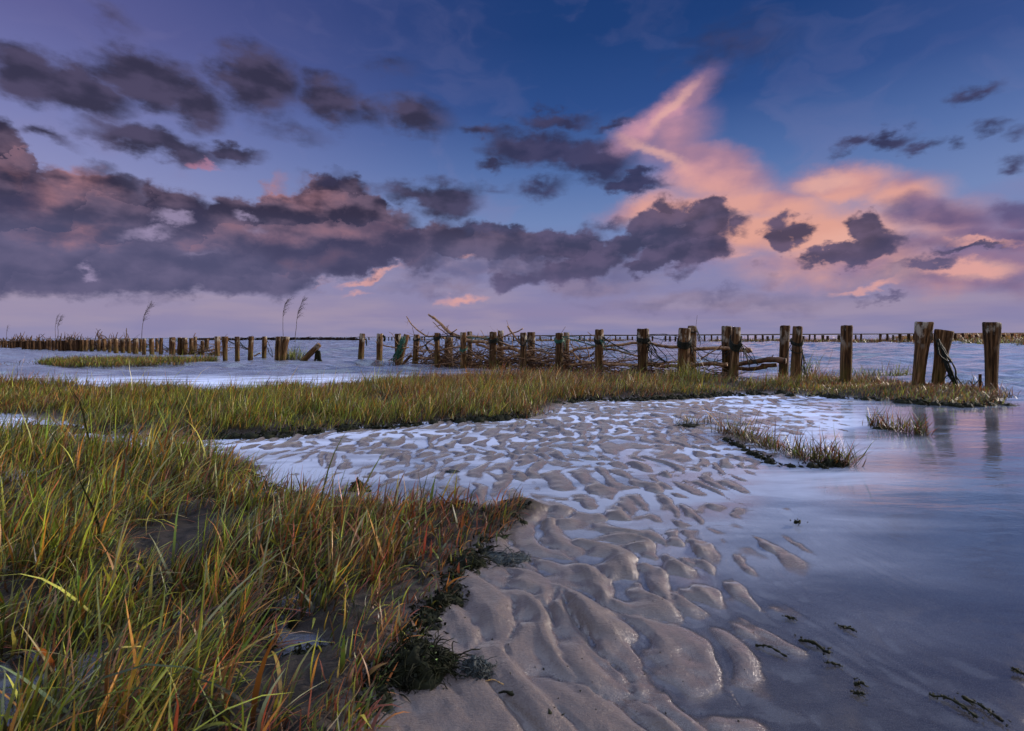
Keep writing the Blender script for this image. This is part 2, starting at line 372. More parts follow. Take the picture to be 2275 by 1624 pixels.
def mat_water():
    m, k = new_mat('tidal_water')
    pos = k.new('ShaderNodeNewGeometry').outputs['Position']
    sp = k.new('ShaderNodeSeparateXYZ', {0: pos}); x, y = sp.outputs[0], sp.outputs[1]
    lp = k.noise(k.v('MULTIPLY', pos, (.9, 2.2, 1)), 1.0, 4, .55, dist=.4)
    chop = k.noise(k.v('MULTIPLY', pos, (.55, 1.5, 1)), 3.2, 5, .6, dist=.3)
    swell = k.noise(k.v('MULTIPLY', pos, (.25, .9, 1)), 1.1, 3, .5, dist=.2)
    # still in the lee of the grass, livelier behind the fence and to the right
    open_ = k.m('MAXIMUM', k.step(k.m('ADD', y, k.m('MULTIPLY', x, .82)), 10.2, 12.5), k.step(y, 9.6, 11.5))
    right = k.step(k.m('SUBTRACT', x, k.m('MULTIPLY', y, .50)), .15, 1.2)
    act = k.m('MAXIMUM', open_, k.m('MULTIPLY', right, .16))
    hgt = k.m('ADD', k.m('MULTIPLY', chop.outputs[0], .030), k.m('MULTIPLY', swell.outputs[0], .11))
    hgt = k.m('MULTIPLY', hgt, act)
    hgt = k.m('ADD', hgt, k.m('MULTIPLY', k.m('MULTIPLY', lp.outputs[0], right), .004))
    bump = k.new('ShaderNodeBump', {'Strength': 1.0, 'Distance': 1.0, 'Height': hgt})
    fr = k.new('ShaderNodeFresnel', {'IOR': 1.45, 'Normal': bump.outputs[0]}).outputs[0]
    fac = k.m('MINIMUM', k.m('MULTIPLY_ADD', fr, 1.9, .03), .97)
    rough = k.m('MULTIPLY_ADD', k.m('MAXIMUM', open_, k.m('MULTIPLY', right, .2)), .07, .07)
    gl = k.new('ShaderNodeBsdfGlossy', {'Color': (.86, .95, 1, 1), 'Roughness': rough, 'Normal': bump.outputs[0]})
    # pale diffuse colour painted in for sky reflection brighter than the mirror gives
    painted_sheen = k.new('ShaderNodeBsdfDiffuse', {'Color': (.54, .63, .86, 1)})
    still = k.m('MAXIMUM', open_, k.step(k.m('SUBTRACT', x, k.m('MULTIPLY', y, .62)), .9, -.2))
    sheen_share = k.m('MULTIPLY_ADD', still, k.m('MULTIPLY_ADD', open_, -.54, .62), .08)
    strk = k.noise(k.v('MULTIPLY', pos, (.8, 3.2, 1)), 1.0, 5, .55, dist=.5)  # streaks in the painted brightness, like blurred cloud reflections
    sheen_share = k.m('MULTIPLY', sheen_share, k.step(strk.outputs[0], .32, .68, .45, 1.5))
    sheen_share = k.m('MULTIPLY', sheen_share, k.step(k.m('ADD', y, k.m('MULTIPLY', x, -.3)), .7, 2.3, .35, 1.12))
    surf = k.new('ShaderNodeMixShader', {0: sheen_share, 1: gl.outputs[0], 2: painted_sheen.outputs[0]})
    silt = k.new('ShaderNodeBsdfDiffuse', {'Color': (.085, .080, .095, 1)})
    tr = k.new('ShaderNodeBsdfTransparent', {'Color': (.96, .93, .90, 1)})
    dp = k.new('ShaderNodeAttribute', attribute_name='depth').outputs['Fac']
    murk = k.step(dp, .0, .30, .0, .85)
    film = k.step(dp, -.0002, .0048)            # mirror and painted brightness fade where the sand comes up through the water
    fac = k.m('MULTIPLY', fac, k.m('MULTIPLY_ADD', film, .72, .28)); 
    body = k.new('ShaderNodeMixShader', {0: murk, 1: tr.outputs[0], 2: silt.outputs[0]})
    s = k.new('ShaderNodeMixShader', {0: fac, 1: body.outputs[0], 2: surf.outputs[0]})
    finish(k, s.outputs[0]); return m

def mat_wood(name='weathered_post_wood', far=False):
    m, k = new_mat(name)
    tc = k.new('ShaderNodeTexCoord'); ob = tc.outputs['Object']
    rnd = k.new('ShaderNodeObjectInfo').outputs['Random']
    sh = k.v('ADD', ob, k.new('ShaderNodeCombineXYZ', {0: k.m('MULTIPLY', rnd, 30), 1: k.m('MULTIPLY', rnd, 17), 2: 0}).outputs[0])
    z = k.new('ShaderNodeSeparateXYZ', {0: ob}).outputs[2]
    grain = k.noise(k.v('MULTIPLY', sh, (38, 38, 2.6)), 1.0, 6, .6, dist=.35)
    patch = k.noise(k.v('MULTIPLY', sh, (9, 9, 5)), 1.0, 5, .6)
    crack = k.noise(k.v('MULTIPLY', sh, (60, 60, 2.2)), 1.0, 3, .5, dist=.6)
    c = k.ramp(grain.outputs[0], [(.30, (.009, .005, .003, 1)), (.46, (.055, .029, .013, 1)), (.60, (.15, .085, .040, 1)), (.78, (.34, .235, .14, 1))])
    rn = k.step(k.m('FRACT', k.m('MULTIPLY', rnd, 7.31)), 0, 1, .65, 1.25, kind='LINEAR')
    c = k.mix(1.0, c, k.new('ShaderNodeCombineXYZ', {0: rn, 1: rn, 2: rn}).outputs[0], blend='MULTIPLY')
    top = k.m('MULTIPLY', k.step(z, .52, .80), k.step(patch.outputs[0], .50, .62))      # pale lichen near the top
    c = k.mix(k.m('MULTIPLY', top, .75), c, (.36, .34, .29, 1))
    mid = k.m('MULTIPLY', k.step(z, .50, .10), k.step(patch.outputs[0], .40, .60))      # olive algae lower down
    c = k.mix(k.m('MULTIPLY', mid, .55), c, (.085, .080, .018, 1))
    c = k.mix(k.step(k.m('ADD', z, k.m('MULTIPLY', patch.outputs[0], .15)), .20, .07, 0, .65), c, (.028, .020, .014, 1))
    c = k.mix(k.step(crack.outputs[0], .40, .32, 0, .85), c, (.010, .007, .005, 1))
    hgt = k.m('ADD', grain.outputs[0], k.m('MULTIPLY', k.step(crack.outputs[0], .32, .42), .8))
    bump = k.new('ShaderNodeBump', {'Strength': 1.0, 'Distance': .016, 'Height': hgt})
    b = principled(k, Base_Color=c, Roughness=.85, Specular_IOR_Level=.15, Normal=bump.outputs[0])
    finish(k, b.outputs[0]); return m
def mat_noisy(name, c1, c2, scale, rough=.7, bumpd=.003, spec=.4, stretch=(1, 1, 1), attr=None, rscale=0):
    m, k = new_mat(name)
    tc = k.new('ShaderNodeTexCoord'); v = k.v('MULTIPLY', tc.outputs['Object'], stretch)
    n = k.noise(v, scale, 5, .6)
    c = k.mix(k.step(n.outputs[0], .3, .7), c1 + (1,), c2 + (1,))
    bump = k.new('ShaderNodeBump', {'Strength': .7, 'Distance': bumpd, 'Height': n.outputs[0]})
    b = principled(k, Base_Color=c, Roughness=rough, Specular_IOR_Level=spec, Normal=bump.outputs[0])
    finish(k, b.outputs[0]); return m
def mat_grass():
    m, k = new_mat('grass_blade')
    c = k.new('ShaderNodeAttribute', attribute_name='tint').outputs['Color']
    pos = k.new('ShaderNodeNewGeometry').outputs['Position']
    n = k.noise(pos, 60, 3, .6)
    c2 = k.mix(k.step(n.outputs[0], .52, .72, 0, .45), c, (.16, .085, .03, 1))
    b = principled(k, Base_Color=c2, Roughness=.42, Specular_IOR_Level=.45)
    t = k.new('ShaderNodeBsdfTranslucent', {'Color': c2})
    s = k.new('ShaderNodeMixShader', {0: .3, 1: b.outputs[0], 2: t.outputs[0]})
    finish(k, s.outputs[0]); return m
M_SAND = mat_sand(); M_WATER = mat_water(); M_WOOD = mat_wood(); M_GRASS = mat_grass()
M_BRANCH = mat_noisy('bleached_branch_bark', (.075, .034, .014), (.36, .215, .105), 14, .65, .004, stretch=(1, 1, 1))
M_BRUSH = mat_noisy('dark_brushwood_bark', (.016, .008, .004), (.13, .066, .030), 9, .8)
M_ROPE = mat_noisy('dark_wet_rope', (.004, .006, .005), (.012, .018, .014), 60, .7, .002, spec=.2)
M_NET = mat_noisy('green_fishing_net', (.004, .040, .026), (.012, .11, .070), 50, .6, .002)
M_WEED = mat_noisy('dark_seaweed', (.003, .004, .002), (.014, .017, .006), 30, .75, .003, spec=.14)
M_WEEDG = mat_noisy('green_algae', (.020, .050, .008), (.070, .16, .020), 40, .5, .002, spec=.25)
M_FUZZ = mat_noisy('grey_algae', (.006, .009, .010), (.03, .045, .05), 140, .6, .006, spec=.3)
M_OLD = mat_noisy('old_dark_timber', (.010, .006, .004), (.070, .040, .022), 6, .9, spec=.1, stretch=(3, 3, .6))
M_FAR = mat_noisy('distant_wet_timber', (.006, .004, .003), (.028, .016, .010), 3, .9, spec=.1)
M_MARSHF = mat_noisy('far_marsh_turf', (.055, .035, .014), (.11, .085, .025), .8, .9, .02)

# ---------------------------------------------------------------- outline of the grassy banks, read off as ground points
def poly(pts): return np.array([G(u, v) for u, v in pts])
NEAR = poly([(-900, 1000), (-300, 985), (0, 985), (120, 975), (200, 1000), (330, 1010), (430, 1000), (520, 1035), (600, 1085), (700, 1112), (820, 1120), (900, 1128), (1000, 1130), (1090, 1150),
             (1165, 1135), (1120, 1190), (1055, 1245), (1005, 1310), (960, 1370), (915, 1440), (865, 1510), (825, 1600), (790, 1750), (690, 2300), (-3000, 2300), (-3000, 1100)])
BELT = poly([(-600, 925), (-100, 925), (60, 920), (150, 955), (260, 962), (400, 972), (520, 970), (620, 968), (700, 960), (800, 950), (900, 945), (1000, 935), (1080, 933), (1170, 925), (1230, 900), (1300, 888),
             (1420, 888), (1520, 884), (1600, 878), (1640, 872), (1700, 874), (1850, 882), (2000, 892), (2120, 902), (2200, 905), (2240, 897), (2225, 884), (2180, 872), (2000, 858), (1850, 851), (1650, 851),
             (1500, 846), (1300, 843), (1100, 845), (950, 848), (850, 855), (780, 860), (700, 872), (640, 864), (560, 874), (440, 876), (300, 868), (150, 862), (0, 862), (-500, 862)])
ISLET = poly([(85, 806), (130, 800), (240, 797), (400, 798), (478, 800), (480, 806), (400, 812), (250, 818), (140, 818), (95, 812)])
TUFT = poly([(1592, 958), (1625, 948), (1690, 962), (1760, 985), (1840, 1008), (1888, 1025), (1880, 1040), (1800, 1046), (1720, 1040), (1660, 1010), (1600, 982)])
def inside(P, poly):
    x, y = P[:, 0], P[:, 1]; c = np.zeros(len(P), bool)
    for i in range(len(poly)):
        x1, y1 = poly[i - 1]; x2, y2 = poly[i]
        m = ((y1 > y) != (y2 > y)); 
        if y2 != y1: c ^= m & (x < (x2 - x1) * (y - y1) / (y2 - y1) + x1)
    return c
def sdist(P, poly):      # signed distance, positive inside
    d = np.full(len(P), 1e9)
    for i in range(len(poly)):
        a = poly[i - 1]; b = poly[i]; ab = b - a; L = max((ab ** 2).sum(), 1e-9)
        t = np.clip(((P - a) @ ab) / L, 0, 1)
        q = P - a - t[:, None] * ab
        d = np.minimum(d, (q ** 2).sum(1))
    d = np.sqrt(d)
    return np.where(inside(P, poly), d, -d)
def fft_noise(shape, spec, seed):
    r = np.random.default_rng(seed)
    f = np.fft.fft2(r.standard_normal(shape))
    return np.fft.ifft2(f * spec)
GX0, GY0, GS = -6.5, -1.0, 0.0125        # lookup grid for the ripple fields
GNX, GNY = 1040, 1120
ky = np.fft.fftfreq(GNY, GS)[:, None]; kx = np.fft.fftfreq(GNX, GS)[None, :]
def ripples():
    k2 = np.hypot(kx, ky)
    w1 = fft_noise((GNY, GNX), np.exp(-(k2 / 2.6) ** 2) * (k2 > .3), 51).real; w1 /= w1.std(); w2 = fft_noise((GNY, GNX), np.exp(-(k2 / 2.2) ** 2) * (k2 > .3), 52).real; w2 /= w2.std()
    w3 = fft_noise((GNY, GNX), np.exp(-(k2 / 9) ** 2) * (k2 > 3), 53).real; w3 /= w3.std()
    X = GX0 + np.arange(GNX)[None] * GS + .030 * w1 + .008 * w3; Y = GY0 + np.arange(GNY)[:, None] * GS + .060 * w2 + .010 * w1
    u = X / .114; v = Y / .30
    r = np.random.default_rng(5); JX = r.uniform(-.30, .30, (256, 256)); JY = r.uniform(-.36, .36, (256, 256)); JR = r.normal(0, 1, (256, 256)); JL = r.uniform(.8, 1.25, (256, 256))
    iu = np.floor(u).astype(int); f1 = np.full(u.shape, 9.); f2 = np.full(u.shape, 9.); du1 = np.zeros(u.shape); dv1 = np.zeros(u.shape); rr = np.zeros(u.shape)
    for di in (-2, -1, 0, 1, 2):
        ci = iu + di; off = (ci % 2) * .5 + .13 * (ci % 3); jv = np.floor(v - off).astype(int)
        for dj in (-1, 0, 1):
            cj = jv + dj; m_, n_ = ci % 256, cj % 256
            du = u - (ci + .5 + JX[m_, n_]); dv = v - off - (cj + .5 + JY[m_, n_])
            d = np.sqrt((du * JL[m_, n_]) ** 2 + (dv * .86) ** 2)
            c = d < f1; f2 = np.where(c, f1, np.minimum(f2, d)); f1 = np.where(c, d, f1); du1 = np.where(c, du, du1); dv1 = np.where(c, dv, dv1); rr = np.where(c, JR[m_, n_], rr)
    gap = np.clip((f2 - f1) / .62, 0, 1) ** .55
    h = gap * (.78 + .26 * np.clip(du1, -.6, .6) + .10 * dv1 + .10 * rr) * 2.0 - 1.0      # scalloped backs, highest near their right edge
    spec = np.exp(-((kx - 7.0) / 1.4) ** 2 / 2 - ((ky + 0.5) / 1.6) ** 2 / 2)
    a = fft_noise((GNY, GNX), spec, 11); am_ = np.abs(a); am_ /= am_.mean(); ph = np.angle(a) + .05 * w1
    long_ = np.cos(ph + .8 * np.cos(ph)) * np.clip(am_, 0, 1.3) ** .5
    h = .80 * h + .26 * long_ + .10 * w3
    k2 = np.hypot(kx, ky)
    lump = fft_noise((GNY, GNX), np.exp(-((ky - 3.2) / 1.3) ** 2 / 2 - (kx / 2.6) ** 2 / 2), 5).real; lump /= lump.std()
    fine = fft_noise((GNY, GNX), np.exp(-(k2 / 14) ** 2) * (k2 > 2.5), 8).real; fine /= fine.std()
    broad = fft_noise((GNY, GNX), np.exp(-(k2 / 1.1) ** 2) * (k2 > .15), 21).real; broad /= broad.std()
    h = h + .16 * lump; h -= h.mean() - .12
    return h, fine, broad
RIP, FINE, BROAD = ripples()
def samp(F, x, y):
    gx = np.clip((x - GX0) / GS, 0, GNX - 1.001); gy = np.clip((y - GY0) / GS, 0, GNY - 1.001)
    i = gx.astype(int); j = gy.astype(int); fx = gx - i; fy = gy - j
    fx = fx * fx * (3 - 2 * fx) * .5 + fx * .5; fy = fy * fy * (3 - 2 * fy) * .5 + fy * .5
    return (F[j, i] * (1 - fx) + F[j, i + 1] * fx) * (1 - fy) + (F[j + 1, i] * (1 - fx) + F[j + 1, i + 1] * fx) * fy
LEV = np.array([  # u, v, mean height mm, ripple height mm
    (1100, 1560, 15, 8), (1300, 1400, 8, 12), (1000, 1620, 18, 5), (1480, 1420, 5.5, 12), (1430, 1560, 3, 9), (1250, 1560, 11, 10), (1300, 1300, 6, 11), (1540, 1560, -7, 4), (1620, 1400, -3.5, 6.5), (1680, 1500, -13, 3), (1760, 1400, -15, 3), (2000, 1500, -50, 3),
    (1800, 1290, -12, 4), (2100, 1200, -70, 2), (1500, 1250, 1.5, 11), (1300, 1220, 4, 11), (1150, 1200, 10, 8), (1150, 1310, 10, 10), (1000, 1450, 14, 3), (1650, 1230, -1.0, 9), (1690, 1310, -1.5, 9), (1720, 1180, -6, 6.5), (1790, 1120, -15, 4), (1950, 1080, -45, 3),
    (1300, 1080, -1, 8), (1500, 1100, -1, 8), (1450, 1000, 1.5, 8), (1250, 1000, 1.5, 8), (1000, 1010, 1, 8), (800, 1010, 0, 8), (640, 1060, -6, 6), (560, 1015, -2, 8), (880, 1085, -6, 6), (1050, 1080, -2, 8),
    (1620, 1080, -4, 7.5), (1560, 1020, -1, 8), (1800, 960, -2, 6), (1600, 930, 1.5, 7), (1400, 920, 2, 7), (1700, 900, 0, 6), (1900, 920, -6, 5), (1960, 980, -12, 3), (2100, 950, -30, 2), (2250, 1000, -60, 2), (2250, 930, -50, 2), (1900, 1060, -28, 3),
    (300, 1000, -2, 5), (100, 955, -5, 4), (-300, 950, -8, 4), (700, 840, -60, 3), (1500, 840, -60, 3), (2100, 840, -60, 3), (0, 840, -60, 3), (2300, 870, -60, 2), (2600, 1000, -90, 2), (2600, 1500, -90, 2)])
POOLS = [(655, 1350, .10, .19, .045), (620, 1290, .07, .10, .03), (690, 1430, .08, .08, .04), (70, 950, .55, .16, .06), (900, 880, .6, .1, .03), (480, 1300, .07, .16, .025), (560, 1480, .1, .06, .02), (1450, 870, .5, .07, .035), (740, 858, .8, .3, .08), (250, 1180, .12, .12, .02)]
def surface(x, y):
    """height of the ground and how muddy it is"""
    P = np.stack([x, y], 1); a = x / y; l = np.log(y)
    num = np.zeros(len(x)); num2 = np.zeros(len(x)); den = np.zeros(len(x))
    for u, v, mm, am in LEV:
        gx, gy = G(u, v); w = np.exp(-(((a - gx / gy) / .10) ** 2 + ((l - math.log(gy)) / .13) ** 2) / 2) + 1e-5 / ((a - gx / gy) ** 2 + (l - math.log(gy)) ** 2 + .01) ** 2
        num += w * mm; num2 += w * am; den += w
    mean = num / den * .001; am = num2 / den * .001
    br = samp(BROAD, x, y); fi = samp(FINE, x, y)
    warpd = br * .05
    dn = sdist(P, NEAR) + samp(BROAD, x + 3, y + 2) * .03 * np.clip(y, .5, 3); db = sdist(P, BELT) + warpd; dt = sdist(P, TUFT) + warpd * .4
    di = sdist(P, ISLET)
    bank = np.maximum.reduce([np.clip((dn + .06) / .16, 0, 1), np.clip((db + .08) / .25, 0, 1), np.clip((dt + .03) / .14, 0, 1) * .35, np.clip((di + .15) / .4, 0, 1)])
    bank = bank * bank * (3 - 2 * bank)
    sx = x - .35 * np.exp(-(y - 1.0) / .6) + .045 * samp(BROAD, x * 1.5 + 1, y * 1.5); sy = y + .05 * samp(BROAD, x * 1.4 - 2, y * 1.4 + 3)
    z = mean - .0024 * np.clip((y - 1.5) / .8, 0, 1) + am * 2.0 * samp(RIP, sx, sy) * (1 - .8 * bank) + fi * .0014 + br * .0015
    z = z * (1 - bank) + bank * (.030 + .012 * br + .005 * fi + np.where(y > 6, .015, 0))
    for u, v, rx, ry, dp in POOLS:
        gx, gy = G(u, v); z -= dp * np.exp(-(((x - gx) / rx) ** 2 + ((y - gy) / ry) ** 2) ** 1.5)
    mud = np.clip(bank * 1.25 - .1 + fi * .05, 0, 1)
    e = (~(dn > .04)) & (~(db > .04))
    return z, mud, bank
def build_ground():
    na, nr = 1150, 820
    a = np.linspace(-1.75, 1.6, na); yy = 0.40 * (13.5 / 0.40) ** np.linspace(0, 1, nr)
    Y, A = np.meshgrid(yy, a, indexing='ij'); X = A * Y
    z, mud, bank = surface(X.ravel(), Y.ravel())
    edge = np.clip((Y.ravel() - 11.0) / 2.5, 0, 1)
    z = z * (1 - edge) + edge * -.30
    ae_ = np.clip((np.abs(A.ravel() + .075) - 1.55) / .12, 0, 1); z = z * (1 - ae_) + ae_ * -.30
    idx = np.arange(na * nr).reshape(nr, na)
    q = np.stack([idx[:-1, :-1], idx[:-1, 1:], idx[1:, 1:], idx[1:, :-1]], -1).reshape(-1, 4)
    me = np_mesh('sand_flat', np.stack([X.ravel(), Y.ravel(), z], 1), q, M_SAND, {'mud': ('FLOAT', mud)})
    tag(link('sand_flat', me), kind='structure')
    s = 9000.0
    me = np_mesh('seabed', [(-s, -200, -.33), (s, -200, -.33), (s, s, -.33), (-s, s, -.33)], [(0, 1, 2, 3)], M_SAND, {'mud': ('FLOAT', [.3] * 4)}, smooth=False)
    tag(link('seabed', me), kind='structure')
    # water: one sheet, with real little waves beyond the posts
    na, nr = 760, 900
    a = np.linspace(-1.9, 1.9, na); yy = 0.4 * (260 / 0.4) ** (np.linspace(0, 1, nr) ** .62)
    Y, A = np.meshgrid(yy, a, indexing='ij'); X = A * Y
    r = np.random.default_rng(31); z = np.zeros_like(X)
    for i in range(46):
        lam = .28 * 1.085 ** i if i < 34 else r.uniform(.5, 2.4); th = r.normal(-1.25, .55); kk = 2 * math.pi / lam
        z += lam * .0085 * np.sin(kk * (X * math.cos(th) + Y * math.sin(th)) + r.uniform(0, 6.3) + 1.3 * np.sin(X * .21 * r.uniform(.5, 2) + Y * .17 * r.uniform(.5, 2) + r.uniform(0, 6)))
    patch = .65 + .45 * np.sin(X * .31 + 2 * np.sin(Y * .23)) * np.sin(Y * .41 + 1.7 * np.sin(X * .19))
    out = np.maximum(np.clip((Y + .82 * X - 9.6) / 4.0, 0, 1), np.clip((Y - 9.3) / 3.5, 0, 1)); side = np.clip((1.9 - np.abs(A)) / .15, 0, 1); far = np.clip((260 - Y) / 90, 0, 1)
    z = z * patch * out * out * (3 - 2 * out) * side * far
    idx = np.arange(na * nr).reshape(nr, na)
    q = np.stack([idx[:-1, :-1], idx[:-1, 1:], idx[1:, 1:], idx[1:, :-1]], -1).reshape(-1, 4)
    co = np.stack([X.ravel(), Y.ravel(), z.ravel()], 1); n = len(co)
    co = np.concatenate([co, [(-s, -200, 0), (s, -200, 0), (s, s, 0), (-s, s, 0)]])
    fl, fr_, bl, br_ = idx[-1, 0], idx[-1, -1], idx[0, 0], idx[0, -1]
    q = np.concatenate([q, [(n, n + 1, br_, bl), (n + 1, n + 2, fr_, br_), (n + 2, n + 3, fl, fr_), (n + 3, n, bl, fl)]])
    near = (Y.ravel() < 10.8) & (np.abs(A.ravel()) < 1.7)
    dep = np.full(n + 4, .30); dep[:n][near] = np.clip(-surface(X.ravel()[near], Y.ravel()[near])[0], -.01, .30)
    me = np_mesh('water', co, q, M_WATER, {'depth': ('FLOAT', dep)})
    tag(link('water', me), kind='structure')
build_ground()

# ---------------------------------------------------------------- posts of the groyne
K = 2275 / 2560.0
FA, FB = np.array([6.16, 6.58]), np.array([-4.5, 15.2])
FD = (FB - FA) / np.linalg.norm(FB - FA); FN = np.array([-FD[1], FD[0]]);
if FN[1] < 0: FN = -FN
def line_y(a, off=0.0):           # depth at which the sight line with slope a meets the fence line
    o = FA + FN * off
    t = (a * o[1] - o[0]) / (FD[0] - a * FD[1])
    return o[1] + t * FD[1]
def FP(U, V, off=0.0):            # photo point (2560 wide) on the upright plane of the fence
    u, v = U * K, V * K
    return at(u, v, line_y(ray(u, v)[0], off))
def ordinal(n):
    small = ['first', 'second', 'third', 'fourth', 'fifth', 'sixth', 'seventh', 'eighth', 'ninth', 'tenth', 'eleventh', 'twelfth', 'thirteenth', 'fourteenth', 'fifteenth', 'sixteenth', 'seventeenth', 'eighteenth', 'nineteenth']
    if n <= 19: return small[n - 1]
    tens = {2: 'twent', 3: 'thirt', 4: 'fort', 5: 'fift'}[n // 10]
    return tens + 'ieth' if n % 10 == 0 else tens + 'y-' + small[n % 10 - 1]
def post_mesh(H, r, below=.45, profile=None, sides=28, rings=26, seed=0, slant=0.0):
    """weathered round pile, z = 0 at the ground"""
    zs = np.concatenate([np.linspace(-below, H - .02, rings), [H - .008, H]])
    co = []
    for i, z in enumerate(zs):
        t = max(0, z) / H
        pr = np.interp(t, *profile) if profile else (1.0 + .05 * math.sin(3 * t + seed))
        last = 1.0 if i < rings else (.965 if i == rings else .90)
        for k_ in range(sides):
            a = 2 * math.pi * k_ / sides
            v = Vector((math.cos(a) * 1.2 + seed * 3.7, math.sin(a) * 1.2, z * 2.2))
            w = 1 + .10 * mnoise.noise(v * 1.3) + .05 * mnoise.noise(Vector((v.x * 3, v.y * 3, z * 1.4)))
            gr = mnoise.noise(Vector((math.cos(a) * 5.5 + seed, math.sin(a) * 5.5, z * .9)))
            w -= .13 * max(0, gr - .18)
            rr = r * pr * w * last
            zz = z + (slant * math.cos(a) * r + .012 * mnoise.noise(Vector((a, seed, 3)))) * (1 if i >= rings - 1 else 0)
            co.append((rr * math.cos(a), rr * math.sin(a), zz))
    n = len(zs); q = []
    for i in range(n - 1):
        for k_ in range(sides):
            k2 = (k_ + 1) % sides
            q.append((i * sides + k_, i * sides + k2, (i + 1) * sides + k2, (i + 1) * sides + k_))
    # top: an inner ring and a slightly sunken centre
    b = (n - 1) * sides; c0 = len(co)
    for k_ in range(sides):
        x, y, z = co[b + k_]; co.append((x * .5, y * .5, z - .004 + .006 * mnoise.noise(Vector((x * 60, y * 60, seed)))))
    for k_ in range(sides):
        k2 = (k_ + 1) % sides; q.append((b + k_, b + k2, c0 + k2, c0 + k_))
    co.append((0, 0, H - .004)); cc = len(co) - 1
    for k_ in range(0, sides, 2): q.append((c0 + k_, c0 + (k_ + 1) % sides, c0 + (k_ + 2) % sides, cc))
    return np_mesh('post', co, q, M_WOOD)
POSTS = {}
def post(ut, vt, ub, vb, w, label, off=None, ydepth=None, profile=None, group='weathered posts of the near groyne', slant=0.0, rnd=None, key=None):
    """a post from its top (ut,vt) and foot (ub,vb), 2560-wide photo points; w = width in the photo"""
    a_b = ray(ub * K, vb * K)[0]
    Y = ydepth or (line_y(a_b, off) if off is not None else G(ub * K, vb * K)[1])
    top = at(ut * K, vt * K, Y); foot = at(ub * K, vb * K, Y)
    base = Vector((foot.x, Y, 0.0))
    # lean: foot at water level on the line through the photo's foot and top
    H = top.z; vec = top - Vector((foot.x, Y, foot.z))
    if abs(foot.z) > .001 and vec.z > .05: base.x = top.x - vec.x * (top.z / vec.z)
    stretch = math.sqrt(1 + a_b * a_b)
    r = w * K / FPX * Y / stretch / 2
    d = (top - base); L = d.length
    me = post_mesh(L, r, profile=profile, seed=random.uniform(0, 50), slant=slant)
    o = link('groyne_post', me, loc=base)
    lean = d.normalized().to_track_quat('Z', 'Y'); o.rotation_mode = 'QUATERNION'
    from mathutils import Quaternion
    o.rotation_quaternion = lean @ Quaternion((0, 0, 1), random.uniform(0, 6))
    tag(o, label, 'post', group)
    POSTS[key or len(POSTS)] = (base, top, r)
    return o
bulge = ((0, .25, .5, .75, 1), (1.0, .95, .92, .98, 1.06))
flare = ((0, .35, .65, .85, 1), (.80, .84, .92, 1.12, 1.2))
# right to left: the big posts standing in the grass strip
post(2479, 806, 2478.5, 989.5, 43, 'thick flared post at the right end of the grass strip, pale lichen on its head', profile=flare, off=0, key='p20', slant=.05)
post(2360, 825.6, 2344, 966, 42, 'stocky leaning post with a wide worn head and dark rope sliding off it', profile=flare, off=.12, key='p19', slant=.1)
post(2311, 805, 2295, 962, 40, 'tall knobbly post with a lumpy head beside the stocky leaning post', profile=flare, off=.0, key='p18', slant=-.06)
post(2117.6, 814, 2114, 952, 32, 'straight smooth post standing alone between two pairs of posts on the right', off=0, key='p17')
post(1994, 816, 1988.5, 955, 27, 'right-hand post of a close pair with dark rope hanging down its side', off=.0, key='p16')
post(1963, 814, 1958, 950, 26, 'left-hand post of a close pair, pale brown, log ends butting against it', off=.55, key='p15')
post(1841, 817.5, 1832, 954, 24, 'front post of an overlapping pair, rope wound round its head', off=0, key='p14b')
post(1817, 815.4, 1818, 948, 26, 'darker rear post of an overlapping pair, half hidden by the roped post', off=.5, key='p14')
post(1730.5, 814.8, 1728, 925, 22, 'taller rear post behind a roped post with rope ends flying from its head', off=.55, key='p13b')
post(1712, 820.6, 1706, 945, 29, 'broad olive post bound with rope at mid height, in front of a taller one', off=0, key='p13')
post(1608, 822, 1606, 945, 27, 'single roped post with a rounded head, tangled rope trailing to the right', off=0, key='p12', profile=((0, .4, .8, 1), (.85, .95, 1.1, 1.14)))
post(1498, 824, 1497, 938, 21, 'slim dark post with rope slung from its head at the right of the brushwood', off=.1, key='p11')
post(1416, 831.4, 1415, 918, 15, 'paler narrow rear post tucked behind a wider green-roped post', off=.6, key='p10b')
post(1398, 832.8, 1397, 932, 20, 'wider post with green net rope round its head, right of the dense brushwood', off=0, key='p10')
post(1328, 830.5, 1328, 930, 20, 'pale-topped rear post of a pair with green rope on its right side', off=.5, key='p9b')
post(1308.7, 831.8, 1309, 934, 16, 'narrow front post of a pair with rope crossing its head, amid the brushwood', off=0, key='p9')
post(1252, 827, 1250, 921, 16, 'taller rear post poking up behind a stout post in the brushwood', off=.6, key='p8b')
post(1233, 830, 1231, 934, 19, 'stout front post in the middle of the brushwood with rope round its neck', off=0, key='p8')
post(1174, 829, 1174, 915, 13, 'thin rear post just right of a taller-looking brown post in the brushwood', off=.6, key='p7b')
post(1158.7, 831, 1158.5, 925, 16, 'brown post where the pile of pale branches meets the brushwood', off=0, key='p7')
post(1122.3, 843, 1121, 922, 21, 'wide dark post low under the arch of pale branches', off=.5, key='p6b')
post(1092.7, 832.6, 1093.5, 922, 14, 'slim straight post with a dark rope collar at the left end of the brushwood', off=0, key='p6')
post(1042, 836.5, 1037, 920.6, 15, 'short post between the leaning net post and the brushwood', off=.15, key='p5')
post(1017, 836.5, 996, 915.4, 15, 'leaning post wrapped in green fishing net', off=.45, key='p4', group='weathered posts of the near groyne')
post(994.9, 834.4, 994.5, 909.5, 15.5, 'upright post directly left of the leaning net-wrapped post', off=.55, key='p3')
post(949.8, 834.2, 947.7, 909.3, 15.5, 'post with a scrap of weed behind its head, second from the gap', off=.3, key='p2')
